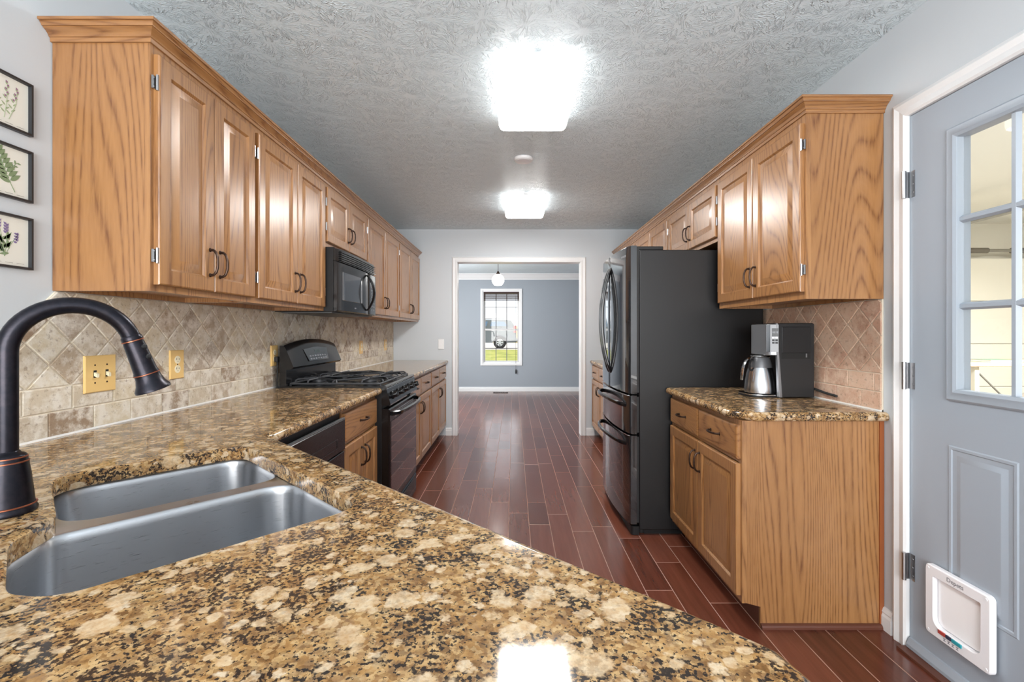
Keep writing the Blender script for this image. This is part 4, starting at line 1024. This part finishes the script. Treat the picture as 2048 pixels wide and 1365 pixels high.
for z in (1.784, 1.050, .317):
    g = G(); g.box(XR - .0245, XR + .0005, LY1 + .002, LY1 + .0045, z - .05, z + .05)
    g.tube([(XR - .022, LY1 + .001, z - .052), (XR - .022, LY1 + .001, z + .052)], .0075, 10); g.box(XR - .001, XR + .0008, LY1 - .022, LY1 - .004, z - .05, z + .05)
    for q in (-.032, 0, .032): g.lathe([(.0035, 0), (.003, .0012)], (XR - .001, LY1 - .013, z + q), (-1, 0, 0), 8)
    sub(g.obj('hinge', NICKEL, dor, smooth=True, auto=35), 'nickel butt hinge')
g = G(); P = [(0, 0), (.018, 0), (.018, .012), (.008, .034), (0, .036)]
g.prism(P, lambda p, q, d: (XR - p, d, .012 + q), LY0 + .004, LY1 - .004); g.obj('door_sweep', DOORM, dor)
struct(G().box(XR - .05, XR + .12, DY0, DY1, .0005, .0105).obj('trim_4', MOULD))
# cat flap
r = thing('cat_flap', 'small white plastic pet flap set in the bottom of the grey door', 'pet door', (XR, 1.57, .25))
fy0, fy1, fz0, fz1 = 1.455, 1.688, .130, .380
O = round_poly([(fy0, fz0), (fy1, fz0), (fy1, fz1), (fy0, fz1)], .018, 5)
I = round_poly([(fy0 + .034, fz0 + .040), (fy1 - .034, fz0 + .040), (fy1 - .034, fz1 - .038), (fy0 + .034, fz1 - .038)], [.03, .03, .004, .004], 5)
g = G(); X = lambda L, h: [(XR - h, y, z) for y, z in L]
R = [[g.b.verts.new(p) for p in L] for L in (X(O, .0055), X(O, .020), X(offset_poly(O, [.004] * len(O)), .024), X(offset_poly(I, [-.003] * len(I)), .024), X(I, .021), X(I, .0055))]
for a, b in zip(R, R[1:]): g.bridge(a, b)
fr = g.obj('frame', PLASTIC, r, smooth=True, auto=35)
g = G(); J = offset_poly(I, [.003] * len(I)); g.loft([X(J, .0055), X(J, .009)]); g.obj('flap', plain('flap_white', lin(250, 250, 252), .12), r)
tm = Matrix.Translation((XR - .0241, 1.573, fz1 - .020)) @ Matrix(((0, 0, -1, 0), (-1, 0, 0, 0), (0, 1, 0, 0), (0, 0, 0, 1)))
text_obj('lettering', 'Depets', .021, plain('grey_print', lin(112, 112, 118), .5), tm, fr)
for ya, yb, c in ((1.606, 1.632, lin(178, 70, 66)), (1.586, 1.603, lin(52, 60, 84)), (1.548, 1.582, lin(48, 156, 170))):
    o = G().box(XR - .0285, XR - .0235, ya, yb, fz0 + .026, fz0 + .038).obj('lock_slider', plain('slider_%d' % int(c[0] * 999), c, .35), fr, bevel=.001)
ICON = plain('icon_grey', lin(142, 142, 152), .5)
for k in range(4):
    y = 1.560 + k * .0155; g = G(); g.box(XR - .0246, XR - .0239, y, y + .009, fz0 + .010, fz0 + .012); g.box(XR - .0246, XR - .0239, y, y + .009, fz0 + .017, fz0 + .019); g.box(XR - .0246, XR - .0239, y + .003, y + .006, fz0 + .012, fz0 + .017); g.obj('icon', ICON, fr)
for y in (fy0 + .014, fy1 - .014):
    for z in (fz0 + .014, fz1 - .014): G().lathe([(.005, 0), (.004, .0016)], (XR - .0238, y, z), (-1, 0, 0), 12).obj('screw_cap', PLASTIC, fr)

# ------------------------------------------------------------------ garage beyond the door
GX0, GX1, GYF, GH = XR + .12, 7.8, 5.95, 2.62
struct(G().box(GX0, GX1, -2.0, GYF, -.06, -.001).obj('floor_garage', plain('garage_concrete', lin(150, 148, 142), .7)))
struct(G().box(GX0, GX1 + .1, -2.0, GYF + .1, GH, GH + .1).obj('ceiling_garage', GARAGEW))
struct(G().box(GX0, GX1, GYF, GYF + .1, 0, GH).obj('wall_garage_far', GARAGEW))
struct(G().box(GX1, GX1 + .1, -2.0, GYF + .1, 0, GH).obj('wall_garage_right', GARAGEW))
struct(G().box(GX0, GX1 + .1, -2.1, -2.0, 0, GH).obj('wall_garage_rear', GARAGEW))
r = thing('garage_door', 'closed cream sectional garage door seen through the glass door', 'garage door', (5.8, 5.80, 0))
for k in range(4): G().box(4.4, 7.6, 5.80, 5.84, .005 + k * .537, .538 + k * .537).obj('door_section', plain('garage_door_cream', lin(234, 230, 216), .5), r, bevel=.006)
GREYM = plain('galvanised', lin(150, 148, 140), .45, .6)
g = G(); g.tube([(4.6, 5.78, 2.10), (4.6, 5.70, 2.25), (4.6, 5.5, 2.33), (4.6, 2.2, 2.36)], .025, 6); g.obj('door_track', GREYM, r)
g = G(); g.tube([(4.5, 5.76, 2.24), (7.7, 5.76, 2.24)], .02, 8); g.obj('spring_shaft', GREYM, r)
for x in (5.4, 6.2): G().lathe([(.034, 0), (.034, .5)], (x, 5.76, 2.24), (1, 0, 0), 16).obj('torsion_spring', plain('spring_grey', lin(120, 116, 108), .5, .5), r)
r = thing('work_table', 'folding wooden table with a cross-braced metal leg frame in the garage', 'table', (4.85, 4.6, 0))
G().box(4.25, 5.6, 4.30, 4.95, .90, .935).obj('tabletop', plain('table_wood', lin(214, 184, 146), .5), r, bevel=.004)
for x in (4.35, 5.5):
    for y in (4.36, 4.88): G().box(x - .02, x + .02, y - .02, y + .02, 0, .90).obj('leg', plain('leg_cream', lin(220, 212, 192), .5), r)
g = G(); g.tube([(4.37, 4.36, .85), (4.93, 4.36, .30), (5.48, 4.36, .85)], .009, 6); g.tube([(4.37, 4.36, .25), (5.48, 4.36, .25)], .009, 6); g.obj('brace', GREYM, r)
for nm, lb, x, y, z, w, d, h, c in (('book', 'pale green book lying on the garage table', 4.50, 4.36, .9355, .26, .2, .022, lin(120, 150, 130)), ('book', 'white book lying under a teal sheet on the garage table', 4.82, 4.36, .9355, .24, .19, .014, lin(206, 210, 208))):
    b = thing(nm, lb, 'book', (x + w / 2, y + d / 2, z)); G().box(x, x + w, y, y + d, z, z + .003).obj('cover', plain('c%d' % int(x * 100), c, .5), b); G().box(x + .003, x + w - .002, y + .003, y + d - .003, z + .003, z + h - .003).obj('pages', PLASTIC, b); G().box(x, x + w, y, y + d, z + h - .003, z + h).obj('cover', plain('c%d' % int(x * 100 + 1), c, .5), b)
tag(G().box(5.12, 5.34, 4.34, 4.44, .9355, .975).obj('storage_box', plain('teal_box', lin(60, 130, 130), .5), None, bevel=.004), 'small teal box on the garage table', 'box')
r = thing('trash_can', 'round grey bin with a domed lid in front of the garage table', 'bin', (4.62, 3.98, 0))
G().lathe([(.20, 0), (.235, .55), (.245, .60)], (4.62, 3.98, 0), n=32).obj('body', plain('bin_grey', lin(110, 104, 96), .6), r, smooth=True)
G().lathe([(.255, .601), (.258, .62), (.22, .665), (.10, .695), (.001, .70)], (4.62, 3.98, 0), n=32).obj('lid', plain('bin_lid', lin(128, 120, 108), .55), r, smooth=True)
light('garage_lamp', 'AREA', (4.2, 2.6, GH - .06), (0, 0, 0), 150, (1, .99, .955), shape='RECTANGLE', size=1.2, size_y=.3)
r = thing('garage_ceiling_lamp', 'long white lamp on the garage ceiling', 'ceiling light', (4.2, 2.6, GH)); G().box(3.55, 4.85, 2.42, 2.78, GH - .05, GH - .001).obj('housing', WHITE, r)

# ------------------------------------------------------------------ outside the dining window
def grass():
    a = N('lawn_grass'); v = a.coord(False)
    c = a.ramp(a.noise(v, 1.2, 5, .7), [(.3, lin(120, 130, 54)), (.55, lin(172, 172, 84)), (.75, lin(206, 192, 112))])
    a.set(base_color=c, roughness=.9); a.bump(a.noise(v, 40, 3), .5, .05); return a.m
g = G(); L = [(9.75, -.25), (14, -.02), (22, .262), (60, .262)]
for (ya, za), (yb, zb) in zip(L, L[1:]): g.face([g.b.verts.new(p) for p in ((-30, ya, za), (30, ya, za), (30, yb, zb), (-30, yb, zb))])
struct(g.obj('ground_lawn', grass()))
struct(G().box(-30, 30, 25.9, 44.0, .20, .27).obj('ground_driveway', plain('driveway_concrete', lin(214, 206, 192), .8)))
r = thing('house', 'low tan house across the street seen through the dining window', 'house', (4, 46, .2))
G().box(-1.2, 14, 45, 52, .2, 1.85).obj('wall', plain('house_tan', lin(216, 190, 130), .8), r)
g = G(); g.prism([(44.4, 1.85), (52.6, 1.85), (48.5, 3.0)], lambda p, q, d: (d, p, q), -1.7, 14.5); g.obj('roof', plain('house_roof', lin(206, 200, 196), .8), r)
G().box(.4, 2.0, 44.96, 45.0, .9, 1.6).obj('window', GREYWIN, r)
# silver sport utility vehicle, tail to the right
cz, cy = .27, 27.0
r = thing('car', 'silver sport utility vehicle parked on the driveway outside the window', 'car', (-2.2, cy + .95, cz))
CARP = plain('silver_paint', lin(96, 101, 103), .4, .05, coat_weight=.6)
X0 = .17                                        # tail
prof = [(-4.75, .35), (-.02, .38), (0, .55), (-.02, .95), (-.06, 1.28), (-.32, 1.66), (-.6, 1.71), (-2.4, 1.70), (-2.75, 1.62), (-3.35, 1.16), (-4.5, 1.0), (-4.8, .8)]
def arch(P, cx):
    return P
g = G(); bot = [(-4.75, .35)]
for cx in (-4.0, -.97):
    bot += [(cx - .43 * cos(pi * k / 12), .36 + .43 * sin(pi * k / 12)) for k in range(13)]
full = bot + prof[1:]
N1 = len(full)
def side(y, k, sh=0): return [(X0 + x * (1 if True else 1), y + (sh * max(0, (z - 1.0)) * .28), cz + z) for x, z in full]
v1 = [g.b.verts.new(p) for p in side(cy, 0, 1)]; v2 = [g.b.verts.new(p) for p in side(cy + 1.95, 0, -1)]
g.bridge(v1, v2); g.face(v1); g.face(v2[::-1])
bmesh.ops.triangulate(g.b, faces=[f_ for f_ in g.b.faces if len(f_.verts) > 4]); g.obj('body', CARP, r)
def glassp(poly, name='side_window'):
    gg = G(); gg.prism(poly, lambda p, q, d: (X0 + p, cy + max(0, q - 1.0) * .28 - .012 + d, cz + q), 0, .02); gg.obj(name, plain('car_glass', lin(96, 122, 150), .1), r)
glassp([(-1.55, 1.33), (-.50, 1.33), (-.72, 1.60), (-1.45, 1.62)]); glassp([(-2.5, 1.31), (-1.75, 1.32), (-1.68, 1.61), (-2.38, 1.60)]); glassp([(-3.1, 1.27), (-2.6, 1.30), (-2.48, 1.59), (-2.7, 1.57)])
G().box(X0 - .16, X0 - .01, cy - .012, cy + .12, cz + .95, cz + 1.36).obj('tail_light', plain('tail_red', lin(196, 64, 56), .3), r)
G().box(X0 - .45, X0 + .06, cy - .01, cy + 1.95, cz + .42, cz + .62).obj('rear_bumper', CARP, r, bevel=.03)
G().tube([(X0 - 2.5, cy + .28, cz + 1.75), (X0 - .6, cy + .28, cz + 1.76)], .025, 8).obj('roof_rail', SILVER, r)
for cx in (-4.0, -.97): G().box(X0 + cx - .44, X0 + cx + .44, cy + .24, cy + 1.7, cz + .45, cz + .9).obj('wheel_well', RUBBER, r)
RIM = plain('alloy_rim', lin(206, 208, 208), .35, .1)
for cx in (-4.0, -.97):
    for yy, s in ((cy + .02, -1), (cy + 1.93, 1)):
        w = G().tube([(X0 + cx + .285 * cos(t), yy - s * .12, cz + .372 + .285 * sin(t)) for t in [2 * pi * k / 28 for k in range(28)]], .088, 10, True).obj('wheel', RUBBER, r, smooth=True)
        gg = G(); c = Vector((X0 + cx, yy - s * .06, cz + .372))
        gg.lathe([(.21, -.03), (.21, .0), (.185, .0), (.185, -.03)], c, (0, s, 0), 24); gg.lathe([(.06, -.03), (.06, .012), (.001, .014)], c, (0, s, 0), 16)
        for k in range(6):
            t = 2 * pi * k / 6; d = Vector((cos(t), 0, sin(t))); p = Vector((-sin(t), 0, cos(t)))
            gg.loft([[c + d * .03 + p * .035 + Vector((0, s * a, 0)), c + d * .2 + p * .05 + Vector((0, s * a, 0)), c + d * .2 - p * .05 + Vector((0, s * a, 0)), c + d * .03 - p * .035 + Vector((0, s * a, 0))] for a in (-.03, .005)])
        gg.obj('rim', RIM, w, smooth=True, auto=35); G().lathe([(.21, -.06), (.21, -.05)], c, (0, s, 0), 24).obj('hub_back', RUBBER, w)
